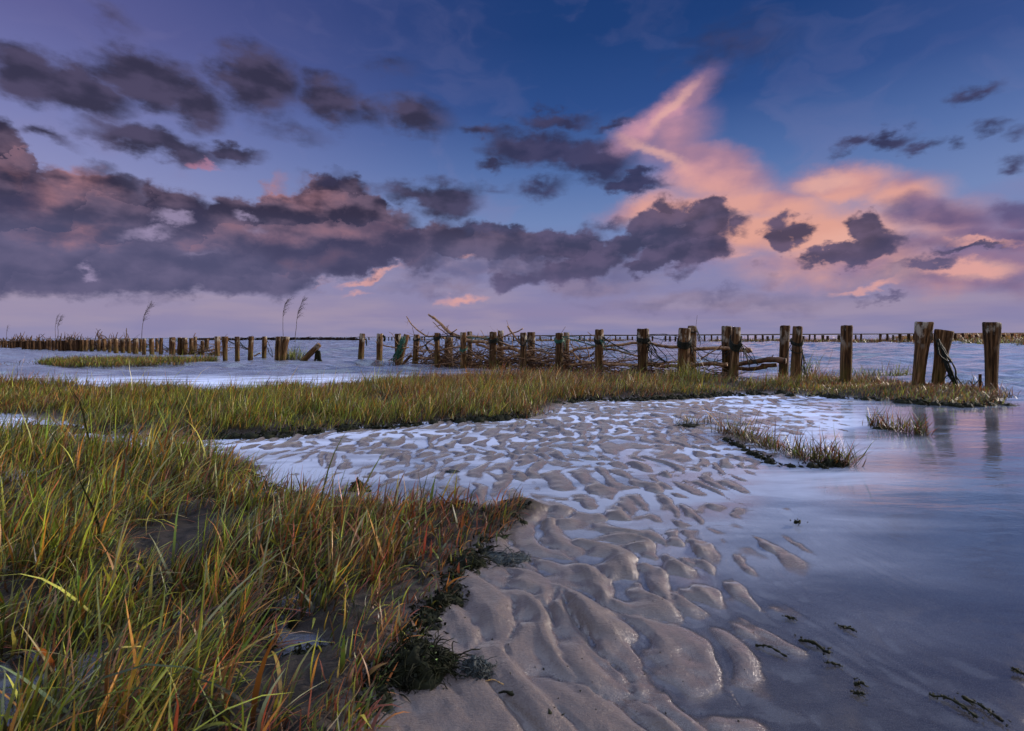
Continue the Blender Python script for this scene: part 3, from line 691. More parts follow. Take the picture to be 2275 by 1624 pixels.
post(906, 834.2, 901.3, 908.8, 15.5, 'slightly leaning post alone at the left end of the near row, beside the gap', off=.15, key='p1')
# the stretch left of the gap, standing in open water
o = post(799, 861, 756, 903.5, 15, 'fallen stump lying at a steep slant in the gap between the two rows', ydepth=16.2, group=None, key='stump')
LEFT = [(713, 841.8, 707, 904, 20), (696, 841.8, 694, 903.5, 14), (661.6, 841.4, 660, 896.6, 12), (627.6, 841, 626, 898.5, 14), (592.8, 841.8, 593.5, 904, 13), (562, 841.4, 563, 902, 15), (543.7, 841.4, 543, 896, 14),
        (517, 846.7, 516, 876, 12), (506, 852, 506, 889, 9.5), (488.5, 842, 488, 880, 9), (478, 845, 479, 889, 11), (462, 844.4, 462, 887, 14), (450, 844, 450, 887, 13), (431, 843.6, 430, 889.5, 17), (403.4, 845, 402, 888, 9.5), (392, 846, 393, 882, 9),
        (378, 846.7, 380, 889, 13), (360.7, 846.7, 360, 888, 10.5), (351.6, 847.5, 352, 884, 8), (339, 846.3, 339, 886, 15), (321.7, 846.7, 323, 885, 10.5), (306, 847.5, 307, 885, 12), (289, 847.5, 290, 884, 13), (274.5, 847.5, 274, 881.5, 9),
        (261, 846.7, 261, 880.8, 10), (247, 849, 247, 880, 8.5), (229, 849.7, 229, 879.6, 10.5), (215, 849.7, 215, 879, 11), (204, 849.7, 204, 879, 9.5)]
special = {0: 'thick flared post just left of the gap, touching its thinner neighbour', 1: 'thin dark post touching the thick flared post at the gap', 2: 'post with rope running down from it to the water, left of the touching pair'}
for i, (ut, vt, ub, vb, w) in enumerate(LEFT):
    lab = special.get(i) or '%s post leftwards from the slanting stump, standing in open water' % ordinal(i + 1)
    post(ut, vt, ub, vb, w, lab, profile=flare if i in (0, 5) else None, group='posts of the left row in open water', key='l%d' % i)
# far end of the left row: the same few piles repeated
protos = [post_mesh(.80, .085, sides=12, rings=8, seed=s_) for s_ in (1.5, 8.2, 14.7, 23.1)]
for me_ in protos: me_.materials[0] = M_OLD
def far_post(name, x, y, H, label, group, wscale=1.0, lean=.0):
    o = link(name, random.choice(protos), loc=(x, y, 0))
    o.scale = (wscale, wscale, H / .80); o.rotation_euler = (random.uniform(-lean, lean), random.uniform(-lean, lean), random.uniform(0, 6))
    return tag(o, label, 'post', group)
U = 196.0
while U > -40:
    V = 871 + (U / 204) * 8 + random.uniform(-1.0, 1.0)
    x, y = G(U * K, V * K); top = at(U * K, (853.5 - U / 204 * 3.2 + random.uniform(-1.3, 1.3)) * K, y).z
    far_post('groyne_post', x, y, top, 'dark stubby post in the crowded far left end of the left row', 'crowded posts at the far left', random.uniform(.9, 1.5), .05)
    U -= random.uniform(6.0, 9.5)
# distant groynes
FARL = 'tiny dark post of the distant groyne on the horizon, left of the near row'
for i in range(34):
    U = 486 + i * 12.2 + random.uniform(-3, 3); x, y = G(U * K, (851.6 - i * .02) * K)
    far_post('distant_post', x, y, random.uniform(.55, .72), FARL, 'distant groyne posts on the left horizon', 1.6)
FARR = 'small dark post of the distant groyne seen behind the near row'
U = 912.0
while U < 2570:
    t = (U - 916) / (2275 - 916); V = np.interp(U, [912, 1345, 1960, 2275, 2560], [852.0, 853.8, 855.2, 857.6, 859])
    x, y = G(U * K, V * K)
    if not (1075 < U < 1110) and random.random() > .08:
        lab = FARR if U < 2090 else 'small dark post of the distant groyne in front of the brown marsh'
        far_post('distant_post', x, y, random.uniform(.58, .75) if U < 2090 else random.uniform(.66, .82), lab, 'distant groyne posts behind the near row' if U < 2090 else 'distant groyne posts by the brown marsh', random.uniform(.9, 1.5), .04)
    U += np.interp(U, [912, 1345, 2000, 2560], [9.5, 15, 19, 25]) * random.uniform(.6, 1.25)

# ---------------------------------------------------------------- driftwood branches stacked between the posts
def R3(px, py): return (1300 + px / 3.447, 740 + py / 3.447)      # points read off two enlarged views of the photo
def R2(px, py): return (800 + px / 3.7917, 740 + py / 3.7917)
def R4(px, py): return (1900 + px / 3.447, 740 + py / 3.447)
def branch(label, pts, w0, w1, off=.25, twigs=3, knob=None, group='driftwood branches laid between the posts', off2=None, mat=None, tw=1.0):
    off2 = off if off2 is None else off2
    n0 = len(pts)
    P = [FP(U_, V_, off + (off2 - off) * i / max(1, n0 - 1)) for i, (U_, V_) in enumerate(pts)]
    n = max(6, n0 * 5); sd_ = random.uniform(0, 99)
    path = jitter(smooth_path(P, n), .028, 4.0, sd_)
    Ym = P[0].y; s = K / FPX * Ym
    r0, r1 = w0 * s / 2 * 1.2, w1 * s / 2 * 1.2
    rad = [(r0 + (r1 - r0) * (i / n)) * (1 + .16 * mnoise.noise(Vector((i * .8, sd_, 0)))) for i in range(n + 1)]
    T = Tubes(); T.add(path, rad, 8, rough=.06)
    for _ in range(twigs):
        i = random.randint(1, n - 2); p = path[i]; d = (path[i + 1] - p).normalized()
        side = Vector((random.uniform(-1, 1), random.uniform(-.5, .5), random.uniform(-.6, 1))).normalized()
        v = (d * random.uniform(.4, 1.2) + side * .8).normalized(); L = random.uniform(.12, .45) * tw
        q = [p]; 
        for j in range(5):
            v = (v + Vector((random.uniform(-.3, .3), random.uniform(-.2, .2), random.uniform(-.25, .3)))).normalized(); q.append(q[-1] + v * L / 5)
        rr = rad[i] * .45; T.add(q, [rr * (1 - j / 6.5) for j in range(6)], 5)
        if L > .25: 
            v2 = (v + side * -.9).normalized(); T.add([q[2], q[2] + v2 * L * .25, q[2] + v2 * L * .4 + Vector((0, 0, .03))], [rr * .5, rr * .35, rr * .15], 4)
    if knob: T.add([FP(*knob, off) + Vector((-.05, 0, .02)), FP(*knob, off), FP(*knob, off) + Vector((.06, 0, -.03))], [.02, .055, .02], 8, rough=.3)
    c = P[0]
    o = T.build('driftwood_branch', mat or M_BRANCH, tuple(c)); tag(o, label, 'branch', group)
    return o
branch('long bare forked branch curving up above the posts like an antenna, the lower of two', [R2(815, 195), R2(870, 275), R2(930, 330), R2(1000, 375), R2(1090, 392), R2(1180, 400)], 2.0, 4.5, .2, 5, tw=.7)
branch('thick pale branch jutting highest above the posts, dark knot near its tip', [R2(1030, 175), R2(1110, 235), R2(1195, 322), R2(1260, 362), R2(1340, 405)], 4.0, 9.0, .25, 3, knob=R2(1075, 205), tw=.7)
branch('thin hooked twig rising beside the thick pale branch', [R2(1070, 245), R2(1120, 300), R2(1180, 350), R2(1215, 372)], 1.3, 2.5, .2, 1, tw=.4)
branch('short broken stub sticking up right of the pale knotty branch', [R2(1298, 312), R2(1262, 340), R2(1235, 365)], 2.0, 3.0, .2, 0)
branch('broken stick leaning up left, crossing another above the brushwood', [R2(1780, 288), R2(1830, 360), R2(1880, 430), R2(1905, 458)], 3.6, 4.2, .2, 1, tw=.4)
branch('thin straight stick pointing up right, crossing the broken one', [R2(1925, 308), R2(1850, 345), R2(1770, 372), R2(1700, 392)], 2.6, 2.8, .25, 1, tw=.4)
branch('hair-thin twig standing upright over the thick pale log', [R2(1525, 325), R2(1545, 370), R2(1560, 420)], .9, 1.4, .3, 0)
branch('thick pale log held level at the top of the brushwood', [R2(1385, 425), R2(1500, 432), R2(1620, 442)], 8.0, 7.0, .2, 1)
branch('grey log lying just above the thick pale one', [R2(1380, 392), R2(1480, 388), R2(1600, 412)], 5.0, 6.5, .4, 1)
branch('pale branch slanting down right under the thick log', [R2(1480, 455), R2(1560, 480), R2(1640, 510), R2(1740, 545)], 6.0, 4.0, .2, 2)
branch('long pole running from mid height at the left end into the brushwood', [R2(930, 515), R2(1080, 520), R2(1220, 500), R2(1340, 482)], 3.2, 3.5, .12, 3)
branch('dark level pole low between the short post and the brushwood', [R2(900, 588), R2(1000, 592), R2(1090, 590), R2(1190, 605)], 5.0, 4.5, .2, 2)
branch('bent branch dropping right from the roped post to the water', [R2(1400, 498), R2(1470, 560), R2(1540, 595), R2(1620, 620)], 4.2, 3.0, .15, 3)
branch('brown branch sloping right below the green rope', [R2(1680, 440), R2(1800, 468), R2(1900, 482)], 3.4, 3.0, .1, 2)
branch('heavy grey driftwood trunk wedged behind the stout post', [R2(1670, 492), R2(1800, 497), R2(1900, 526), R2(1990, 560)], 8.5, 7.0, .3, 2)
branch('curved pale branch rising right across the lower brushwood', [R2(1690, 640), R2(1760, 600), R2(1830, 572), R2(1905, 556)], 4.2, 3.4, .12, 2)
branch('mid-brown branch falling right behind the paired posts', [R2(1930, 590), R2(2030, 598), R2(2120, 625), R2(2215, 655)], 5.0, 3.5, .25, 3)
branch('low dark branch just above the water left of the brushwood middle', [R2(1140, 640), R2(1250, 632), R2(1350, 655)], 4.5, 3.5, .3, 2)
branch('low tapering branch half sunk in the grass edge', [R2(1430, 648), R2(1520, 662), R2(1640, 690)], 6.0, 4.0, .2, 2)
branch('thin looped branch hung between the second and third posts', [R2(530, 440), R2(600, 468), R2(690, 485), R2(765, 492), R2(840, 488)], 2.4, 3.2, .3, 5, tw=.8)
branch('wispy twig rising between the second post and its neighbour', [R2(655, 340), R2(690, 372), R2(725, 440), R2(755, 480)], 1.0, 1.8, .3, 1, tw=.4)
branch('thick dark stump of a branch leaning against the net-wrapped post', [R2(785, 650), R2(825, 610), R2(868, 565)], 7.0, 5.5, .3, 1, tw=.3, mat=M_BRUSH)
branch('reddish twig slanting over the foot of the net-wrapped post', [R2(735, 615), R2(810, 570), R2(885, 532), R2(960, 500)], 1.6, 2.0, .15, 2)
branch('slanting pale stick left of the slim collared post', [R2(1050, 425), R2(1000, 465), R2(950, 485)], 2.6, 3.4, .2, 2)
branch('thin red-brown stick falling steeply to the water', [R2(1180, 560), R2(1240, 620), R2(1310, 680)], 1.8, 1.6, .05, 0)
branch('long bent branch linking the right half of the posts at chest height', [R3(715, 438), R3(830, 422), R3(990, 410), R3(1120, 412), R3(1240, 434), R3(1390, 440)], 5.5, 6.0, .3, 2, tw=.6)
branch('dark straight pole passing behind the overlapping posts, knob at its right end', [R3(1500, 455), R3(1700, 455), R3(1850, 460), R3(1972, 468)], 7.0, 8.0, .35, 1, knob=R3(1968, 466), tw=.4)
branch('long low rail of pale wood resting just above the grass', [R3(300, 622), R3(400, 598), R3(540, 582), R3(700, 580), R3(860, 590), R3(1030, 600)], 5.0, 6.0, .12, 3, tw=.7)
branch('second length of the low rail, continuing right behind the broad olive post', [R3(1010, 592), R3(1200, 605), R3(1400, 600), R3(1600, 588), R3(1790, 586)], 6.0, 8.0, .35, 3, tw=.6)
branch('thick dark log reaching the right close pair, the upper of two', [R3(1860, 592), R3(1990, 565), R3(2150, 552), R4(60, 555), R4(225, 562)], 9.0, 12.0, .25, 1, tw=.3, mat=M_BRUSH)
branch('dark log under the upper one, bending toward the roped pair', [R3(1870, 625), R3(1990, 628), R3(2120, 608), R4(10, 598), R4(150, 595)], 8.0, 8.0, .3, 1, tw=.3, mat=M_BRUSH)
branch('whitish branch arching from the green-roped post to the slim one', [R3(430, 478), R3(500, 455), R3(570, 450), R3(650, 432)], 6.0, 5.0, .2, 2)
branch('pale branch falling right from the green-roped post', [R3(440, 470), R3(480, 520), R3(530, 560), R3(640, 580)], 4.0, 3.4, .1, 2)
branch('pale forked branch sagging right of the slim dark post', [R3(720, 450), R3(830, 462), R3(900, 492), R3(1015, 522)], 4.5, 3.6, .3, 3)
branch('thin stick slanting up right between the broad post and the roped pair', [R3(1545, 540), R3(1640, 490), R3(1738, 425)], 2.8, 2.4, .2, 0)
branch('flat dark branch low between the rounded post and the broad one', [R3(1080, 578), R3(1200, 582), R3(1380, 572)], 4.0, 3.4, .3, 3)
branch('low grey branch at water level right of the slim post', [R3(720, 560), R3(800, 575), R3(900, 560), R3(1010, 548)], 3.0, 2.4, .35, 3)
branch('thin upright twig on top of the slim dark post', [R3(582, 312), R3(610, 335), R3(650, 350)], 1.4, 2.2, .15, 0)
branch('level brown branch at mid height behind the paired posts', [R3(30, 480), R3(140, 470), R3(250, 490), R3(330, 500)], 4.0, 3.2, .3, 3)
branch('heavy dark branch low between the paired posts and the green-roped one', [R3(30, 560), R3(120, 548), R3(230, 585), R3(320, 612)], 6.0, 4.5, .2, 2)
# left row: a few branches caught between the posts
LO = dict(group='branches caught between the left row posts')
def lbranch(label, pts, w0, w1, twigs=1):
    o = branch(label, [(U_, V_) for U_, V_ in pts], w0, w1, .0, twigs, tw=.6, mat=M_BRANCH, **LO); return o
L1_ = lambda px, py: (px / 2.645, 700 + py / 2.645)
lbranch('pale branch wedged low between two posts of the left row', [L1_(1140, 490), L1_(1250, 482), L1_(1350, 470), L1_(1430, 456)], 3.0, 3.4, 3)
lbranch('bleached branch sloping into the water under the left row', [L1_(1030, 478), L1_(1090, 492), L1_(1180, 500)], 2.5, 2.5, 2)
lbranch('short stick near the water right of the left row middle', [L1_(1680, 500), L1_(1720, 484)], 3.0, 3.0, 0)
lbranch('thin level branch between posts of the left row at mid height', [L1_(1380, 420), L1_(1500, 446), L1_(1640, 450)], 1.6, 1.6, 3)
lbranch('twig poking above the crowded far posts', [L1_(112, 402), L1_(130, 368)], 2.0, 1.4, 0)
lbranch('short dark twig leaning above the far left posts', [L1_(72, 405), L1_(95, 382)], 2.4, 2.0, 0)
lbranch('thin twig standing up from a post of the left row', [L1_(1282, 378), L1_(1293, 352)], 1.6, 1.2, 0)

# fine brushwood packed between the two rows: a mass nobody could count
def brush(name, label, U0, U1, n, zmax, lmax, offs, w=(.8, 3.4), mat=None, zc=.0):
    T = Tubes()
    for _ in range(n):
        U_ = random.uniform(U0, U1); a = ray(U_ * K, 840 * K)[0]; off = random.uniform(*offs)
        y = line_y(a, off); p = Vector((a * y, y, zc + abs(random.gauss(0, zmax * .55)) + .02))
        if p.z > zmax * 1.3: continue
        d = Vector((FD[0], FD[1], random.gauss(0, .38))) * random.choice((-1, 1)) + Vector((random.gauss(0, .25), random.gauss(0, .2), 0))
        d.normalize(); L = random.uniform(.25, lmax); q = [p]
        for j in range(5):
            d = (d + Vector((random.gauss(0, .13), random.gauss(0, .1), random.gauss(0, .17)))).normalized(); q.append(q[-1] + d * L / 5)
            if q[-1].z < -.05: break
        r = random.uniform(*w) * K / FPX * y / 2
        T.add(q, [r * (1 - .13 * j) for j in range(len(q))], 4, cap=False)
        if random.random() < .6 and len(q) > 3:
            v = (d + Vector((random.gauss(0, .6), random.gauss(0, .3), random.gauss(0, .6)))).normalized()
            T.add([q[2], q[2] + v * L * .15, q[2] + v * L * .3 + Vector((0, 0, random.uniform(-.04, .04)))], [r * .6, r * .4, r * .15], 4, cap=False)
    o = link(name, T.mesh(name, mat or M_BRUSH)); tag(o, label, 'brushwood', kind='stuff'); return o
brush('brushwood', 'tangle of fine brown brushwood stuffed between the posts', 1035, 1480, 500, .36, 1.1, (.05, .55))
brush('brushwood', 'pale twigs mixed into the tangle of brushwood', 1060, 1480, 260, .45, 1.2, (.05, .55), (.8, 3.0), M_BRANCH)
brush('brushwood', 'thin scatter of low twigs under the right-hand branches', 1480, 1830, 260, .15, 1.2, (.1, .5), (.8, 2.6))
brush('brushwood', 'dark brushwood filling the crowded left row', -20, 330, 1500, .45, 1.6, (-.25, .5), (1.4, 4.0))
brush('brushwood', 'sparse twigs between the nearer posts of the left row', 330, 560, 260, .28, 1.2, (-.1, .4), (.8, 2.6))

# ---------------------------------------------------------------- ropes and nets
def rope_span(label, a, b, sag, strands=3, w=1.6, mat=None, name='rope', fray=2, off=0.0, off2=None, spread=.03, group='ropes slung between the posts'):
    A = FP(*a, off); B = FP(*b, off if off2 is None else off2); T = Tubes(); r = w * K / FPX * A.y / 2
    for s_ in range(strands):
        n = 14; sg = sag * random.uniform(.7, 1.25); q = []
        da = Vector((random.gauss(0, 1), random.gauss(0, 1), random.gauss(0, 1))) * spread
        for i in range(n + 1):
            t = i / n; q.append(A.lerp(B, t) + Vector((0, 0, -4 * sg * t * (1 - t))) + da * math.sin(math.pi * t) * 1.5)
        T.add(jitter(q, .015, 9, random.random() * 50), [r * random.uniform(.7, 1.2) for _ in q], 5)
    for _ in range(fray):
        t = random.random(); p = A.lerp(B, t) + Vector((0, 0, -4 * sag * t * (1 - t))); q = [p]
        d = Vector((random.uniform(-.5, .5), random.uniform(-.3, .3), -1)).normalized()
        for j in range(4): q.append(q[-1] + (d + Vector((random.gauss(0, .3), 0, 0))) * random.uniform(.02, .05))
        T.add(q, [r * .8] * 4 + [r * .2], 4)
    return tag(T.build(name, mat or M_ROPE, tuple(A)), label, 'rope', group)
def rope_coil(label, key, zf, turns=3, w=1.7, mat=None, tails=3, tail=.3, group='ropes wound round post heads', r_mul=1.08, slope=.05, side=1):
    base, top, r = POSTS[key]; T = Tubes(); y = base.y; rr = w * K / FPX * y / 2; c = base.lerp(top, zf); ax = (top - base).normalized()
    u = ax.orthogonal().normalized(); v = ax.cross(u); q = []
    n = turns * 16
    for i in range(n + 1):
        a = i / 16 * 2 * math.pi; h = (i / n - .5) * rr * 2.4 * turns + math.sin(a + 1) * slope
        q.append(c + ax * h + (u * math.cos(a) + v * math.sin(a)) * (r * r_mul + rr * (1 + .5 * mnoise.noise(Vector((i * .3, zf, 5))))))
    T.add(q, rr, 6, rough=.2)
    for t_ in range(tails):
        a = random.uniform(math.pi, 2 * math.pi) if side == 0 else (random.uniform(-.9, .3) if side > 0 else math.pi + random.uniform(-.3, .9))
        p = c + Vector((math.cos(a), math.sin(a), 0)) * (r * r_mul + rr); q = [p]; d = Vector((side * random.uniform(.1, .5), -.1, -1)).normalized(); L = tail * random.uniform(.5, 1.2)
        for j in range(7): d = (d + Vector((random.gauss(0, .2), random.gauss(0, .1), -.15))).normalized(); q.append(q[-1] + d * L / 7)
        T.add(q, [rr * .9] * 6 + [rr * .5, rr * .2], 5)
    return tag(T.build('rope', mat or M_ROPE, tuple(c)), label, 'rope', group)
rope_coil('dark rope collar round the slim straight post', 'p6', .88, 4, 2.0, tails=1, tail=.12)
rope_coil('rope round the head of the short post', 'p5', .86, 2, 1.6, tails=2, tail=.18)
rope_coil('dark rope round the brown post at mid height with green end', 'p7', .55, 3, 1.6, mat=M_NET, tails=2, tail=.15, side=0)
rope_coil('rope round the neck of the stout middle post', 'p8', .80, 4, 2.0, tails=3, tail=.2)
rope_coil('rope crossing the head of the narrow front post', 'p9', .80, 2, 1.5, tails=2, tail=.3, slope=.12)
rope_coil('green rope round the head of the wider post right of the brushwood', 'p10', .84, 4, 1.8, mat=M_NET, tails=2, tail=.2)
rope_coil('rope wound twice round the slim dark post', 'p11', .78, 5, 1.9, tails=2, tail=.3, slope=.06)
rope_coil('bunched dark rope round the rounded post head', 'p12', .80, 5, 2.2, tails=5, tail=.6, slope=.05)
rope_coil('dark rope bound round the broad olive post', 'p13', .72, 6, 2.4, tails=3, tail=.5, slope=.06)
rope_coil('rope ends flying from the taller rear post', 'p13b', .92, 2, 1.6, tails=4, tail=.35)
rope_coil('thick dark rope knotted round the front post of the overlapping pair', 'p14b', .72, 6, 2.6, tails=4, tail=.6, slope=.10)
rope_coil('short rope band between the two posts of the close pair', 'p16', .74, 3, 2.4, tails=1, tail=.5, side=-1)
rope_coil('frayed rope hanging down the right side of the close pair', 'p16', .60, 1, 2.0, tails=5, tail=.75, side=1)
rope_span('dark rope stretched from the short post to the slim one', (1042, 849), (1093, 843), .03, 3, 1.8)
rope_span('rope draped over the arch of branches', (1093, 842), (1159, 846), -.05, 3, 1.7, off=.1)
rope_span('green rope line between the brown post and the stout one', (1159, 840), (1233, 843), .02, 2, 1.6, mat=M_NET, off=.05)
rope_span('dark rope from the stout post to the narrow front post', (1233, 843), (1309, 842), .10, 3, 1.5)
rope_span('rope sagging from the narrow post to the green-roped post', (1309, 846), (1398, 868), .12, 3, 1.5)
rope_span('taut thin line from the narrow post to the green-roped post', (1340, 845), (1398, 840), .0, 1, 1.4, fray=0)
rope_span('bundle of green and dark rope sloping to the slim dark post', (1405, 842), (1490, 866), .05, 4, 1.7, mat=M_NET)
rope_span('dark rope falling from the slim post into the branches', (1505, 842), (1575, 880), .05, 3, 1.7)
rope_span('green net cord trailing right of the slim post', (1500, 848), (1598, 875), .16, 4, 1.3, mat=M_NET, spread=.05)
rope_span('long level rope from the rounded post to the broad olive post', (1612, 838), (1705, 845), .02, 2, 1.6)
rope_span('heavy dark rope sloping down from the rounded post to the low rail', (1612, 842), (1665, 905), .06, 5, 2.2, spread=.04)
rope_span('dark rope sagging between the broad post and the overlapping pair', (1715, 846), (1835, 872), .25, 2, 2.0)
rope_span('rope sloping down right from the overlapping pair to the dark logs', (1845, 855), (1895, 912), .05, 4, 1.8, spread=.04)
rope_span('black hanging rope tangle sliding off the wide worn head', (2352, 862), (2392, 968), .03, 9, 4.0, spread=.014, fray=16, group=None)
rope_span('thick dark strand lying over the stocky leaning post', (2345, 848), (2378, 905), .0, 4, 4.0, spread=.02, off=-.16, fray=2, group=None)
rope_span('thin dark line from the rope tangle to the small stake', (2390, 938), (2450, 946), .05, 1, 2.6, fray=2, group=None)
rope_span('dark rope hanging from the thin post near the gap to the water', (664, 845), (682, 893), .05, 2, 1.6, off=.1)
rope_span('rope strung between two posts of the left row', (562, 846), (592, 862), .1, 3, 1.4)
rope_span('rope tangle right of the knotted left-row post', (594, 848), (625, 875), .08, 4, 1.5)
rope_span('green cord looped over the wide left-row post', (430, 843), (470, 858), .12, 4, 1.4, mat=M_NET)
rope_span('green cord near the middle of the left row', (340, 850), (378, 870), .10, 3, 1.5, mat=M_NET)
rope_span('dark cord between the narrow left-row posts', (392, 850), (430, 870), .15, 3, 1.5)
rope_span('dark rope bunch on the crowded far posts', (165, 846), (195, 856), .1, 6, 1.6, spread=.08, fray=6)
# net round the leaning post
def net():
    base, top, r = POSTS['p4']; T = Tubes()
    for s_ in range(26):
        a = FP(*R2(790 + random.uniform(-14, 16), 395 + random.uniform(-12, 40)), .3); b = FP(*R2(715 + random.uniform(-30, 20), 590 + random.uniform(-25, 30)), .3)
        m = a.lerp(b, .5) + Vector((random.uniform(-.02, .09), -.05, random.uniform(-.06, .02)))
        T.add(jitter(smooth_path([a, m, b], 8), .03, 8, s_), [random.uniform(.008, .02) for _ in range(9)], 5)
    for s_ in range(10):
        a = FP(*R2(700 + random.uniform(-20, 20), 595), .3); b = FP(*R2(random.uniform(630, 720), random.uniform(595, 655)), .3)
        T.add(jitter(smooth_path([a, a.lerp(b, .5) + Vector((0, 0, -.03)), b], 6), .03, 8, s_), [random.uniform(.005, .012) for _ in range(7)], 4)
    tag(T.build('fishing_net', M_NET, tuple(base)), 'bunched green fishing net wrapped down the leaning post', 'net')
net()
def scrap(label, pts, w, off=.1):
    T = Tubes(); P = [FP(*q, off) for q in pts]
    for s_ in range(6): T.add(jitter(smooth_path(P, 6), .04, 10, s_ * 3.1), [w * K / FPX * P[0].y * .3 * random.uniform(.5, 1.1) * (1 - .1 * j) for j in range(7)], 5, rough=.3)
    tag(T.build('weed_scrap', M_WEED, tuple(P[0])), label, 'seaweed')
scrap('dark weed hanging in the air right of the far left near-row post', [R2(438, 410), R2(440, 440), R2(442, 470)], 6)
scrap('dark weed caught behind the head of the second post', [R2(600, 375), R2(612, 400), R2(605, 430)], 6)
scrap('green rag dangling left of the slim collared post', [R2(1000, 470), R2(1020, 510), R2(1040, 545)], 7)
# the small stake by the right-hand post, and the props by the slanting stump
o = post(2450, 936, 2450, 978, 8, 'small dark stake tied close beside the thick flared post', off=.15, group=None, key='stake'); o.name = 'small_stake'; o['category'] = 'stake'
def stump_props():
    T = Tubes(); y = 16.2
    for (a, b) in (((2100, 455), (2078, 540)), ((2108, 470), (2122, 540)), ((2095, 500), (2105, 540)), ((2104, 470), (2100, 542))):
        A, B = at(a[0] / 2.645 * K, (700 + a[1] / 2.645) * K, y), at(b[0] / 2.645 * K, (700 + b[1] / 2.645) * K, y); B.z = -.05
        T.add(jitter(smooth_path([A, A.lerp(B, .5), B], 6), .03, 6, 2), [.045, .04, .05, .04, .04, .045, .05], 6, rough=.3)
    tag(T.build('weed_scrap', M_WEED, tuple(at(2100 / 2.645 * K, 904 * K, y))), 'black weed hanging from the high end of the slanting stump', 'seaweed')
stump_props()

# ---------------------------------------------------------------- birch withies marking the channel
M_TWIG = mat_noisy('withy_bark', (.030, .022, .022), (.08, .06, .055), 5, .8)
def withy(label, ub, vb, pts, Y, w, crown=.45, n=46, wind=1.0):
    """slim birch set in the sea bed; pts = photo points of the stem from foot to tip"""
    P = [at(u * K, v * K, Y) for u, v in pts]; P[0].z = -.2
    root = D.objects.new('birch_withy', None); C.collection.objects.link(root); root.location = (P[0].x, Y, 0)
    tag(root, label, 'withy', 'birch withies marking the channel')
    path = jitter(smooth_path(P, 22), .10, .6, Y)
    r = w * K / FPX * Y / 2; H = (P[-1] - P[0]).length
    inv = Vector((P[0].x, Y, 0))
    T = Tubes(); T.add([p - inv for p in path], [r * (1 - .75 * i / 22) for i in range(23)], 6)
    me = T.mesh('stem', M_TWIG); link('stem', me, root)
    B = Tubes()
    for j in range(n):
        t = crown + (1 - crown) * random.random() ** .9; i = min(int(t * 22), 21); p = path[i].lerp(path[i + 1], t * 22 - i) - inv
        tan = (path[i + 1] - path[i]).normalized()
        d = (tan * 1.5 + Vector((random.gauss(.25 * wind, .45), random.gauss(0, .4), 0))).normalized(); L = H * random.uniform(.07, .20) * (1.15 - .6 * abs(t - .7)); q = [p]
        for s_ in range(5):
            d = (d + Vector((.13 * wind, 0, -.03)) + Vector((random.gauss(0, .08), random.gauss(0, .08), random.gauss(0, .08)))).normalized(); q.append(q[-1] + d * L / 5)
        rr = r * .30; B.add(q, [rr, rr * .85, rr * .7, rr * .6, rr * .45, rr * .3], 3, cap=False)
        for m in range(3):
            k_ = random.randint(1, 4); d2 = (d + Vector((random.gauss(.1 * wind, .4), random.gauss(0, .3), random.gauss(0, .3)))).normalized()
            B.add([q[k_], q[k_] + d2 * L * .18, q[k_] + (d2 + Vector((.1, 0, 0))) * L * .36], [rr * .6, rr * .45, rr * .25], 3, cap=False)
    link('crown', B.mesh('crown', M_TWIG), root)
W1 = lambda px, py: (px / 2.645, 700 + py / 2.645)
withy('bare birch withy leaning right, standing apart from the others behind the left row', 0, 0, [W1(938, 405), W1(940, 340), W1(950, 270), W1(965, 215), W1(995, 160)], 62, 1.5)
withy('taller birch withy of the pair right of the left row, upright with a mossy knot', 0, 0, [W1(1873, 400), W1(1871, 310), W1(1868, 240), W1(1882, 180), W1(1902, 125)], 80, 1.4)
withy('birch withy leaning right in the pair, standing in open water', 0, 0, [W1(1950, 412), W1(1958, 320), W1(1965, 250), W1(1980, 190), W1(2000, 135)], 75, 1.6)
withy('thin curved birch withy at the far left, left of a close pair', 0, 0, [W1(366, 400), W1(366, 320), W1(368, 275), W1(380, 242)], 105, 1.0, n=26)
withy('bushier birch withy at the far left, right of a close pair', 0, 0, [W1(388, 400), W1(385, 345), W1(382, 310), W1(392, 275), W1(402, 245)], 100, 1.2, n=36)
withy('tiny distant birch withy at the left edge of the picture', 0, 0, [W1(40, 400), W1(43, 360), W1(44, 335), W1(50, 308)], 160, .9, n=22)

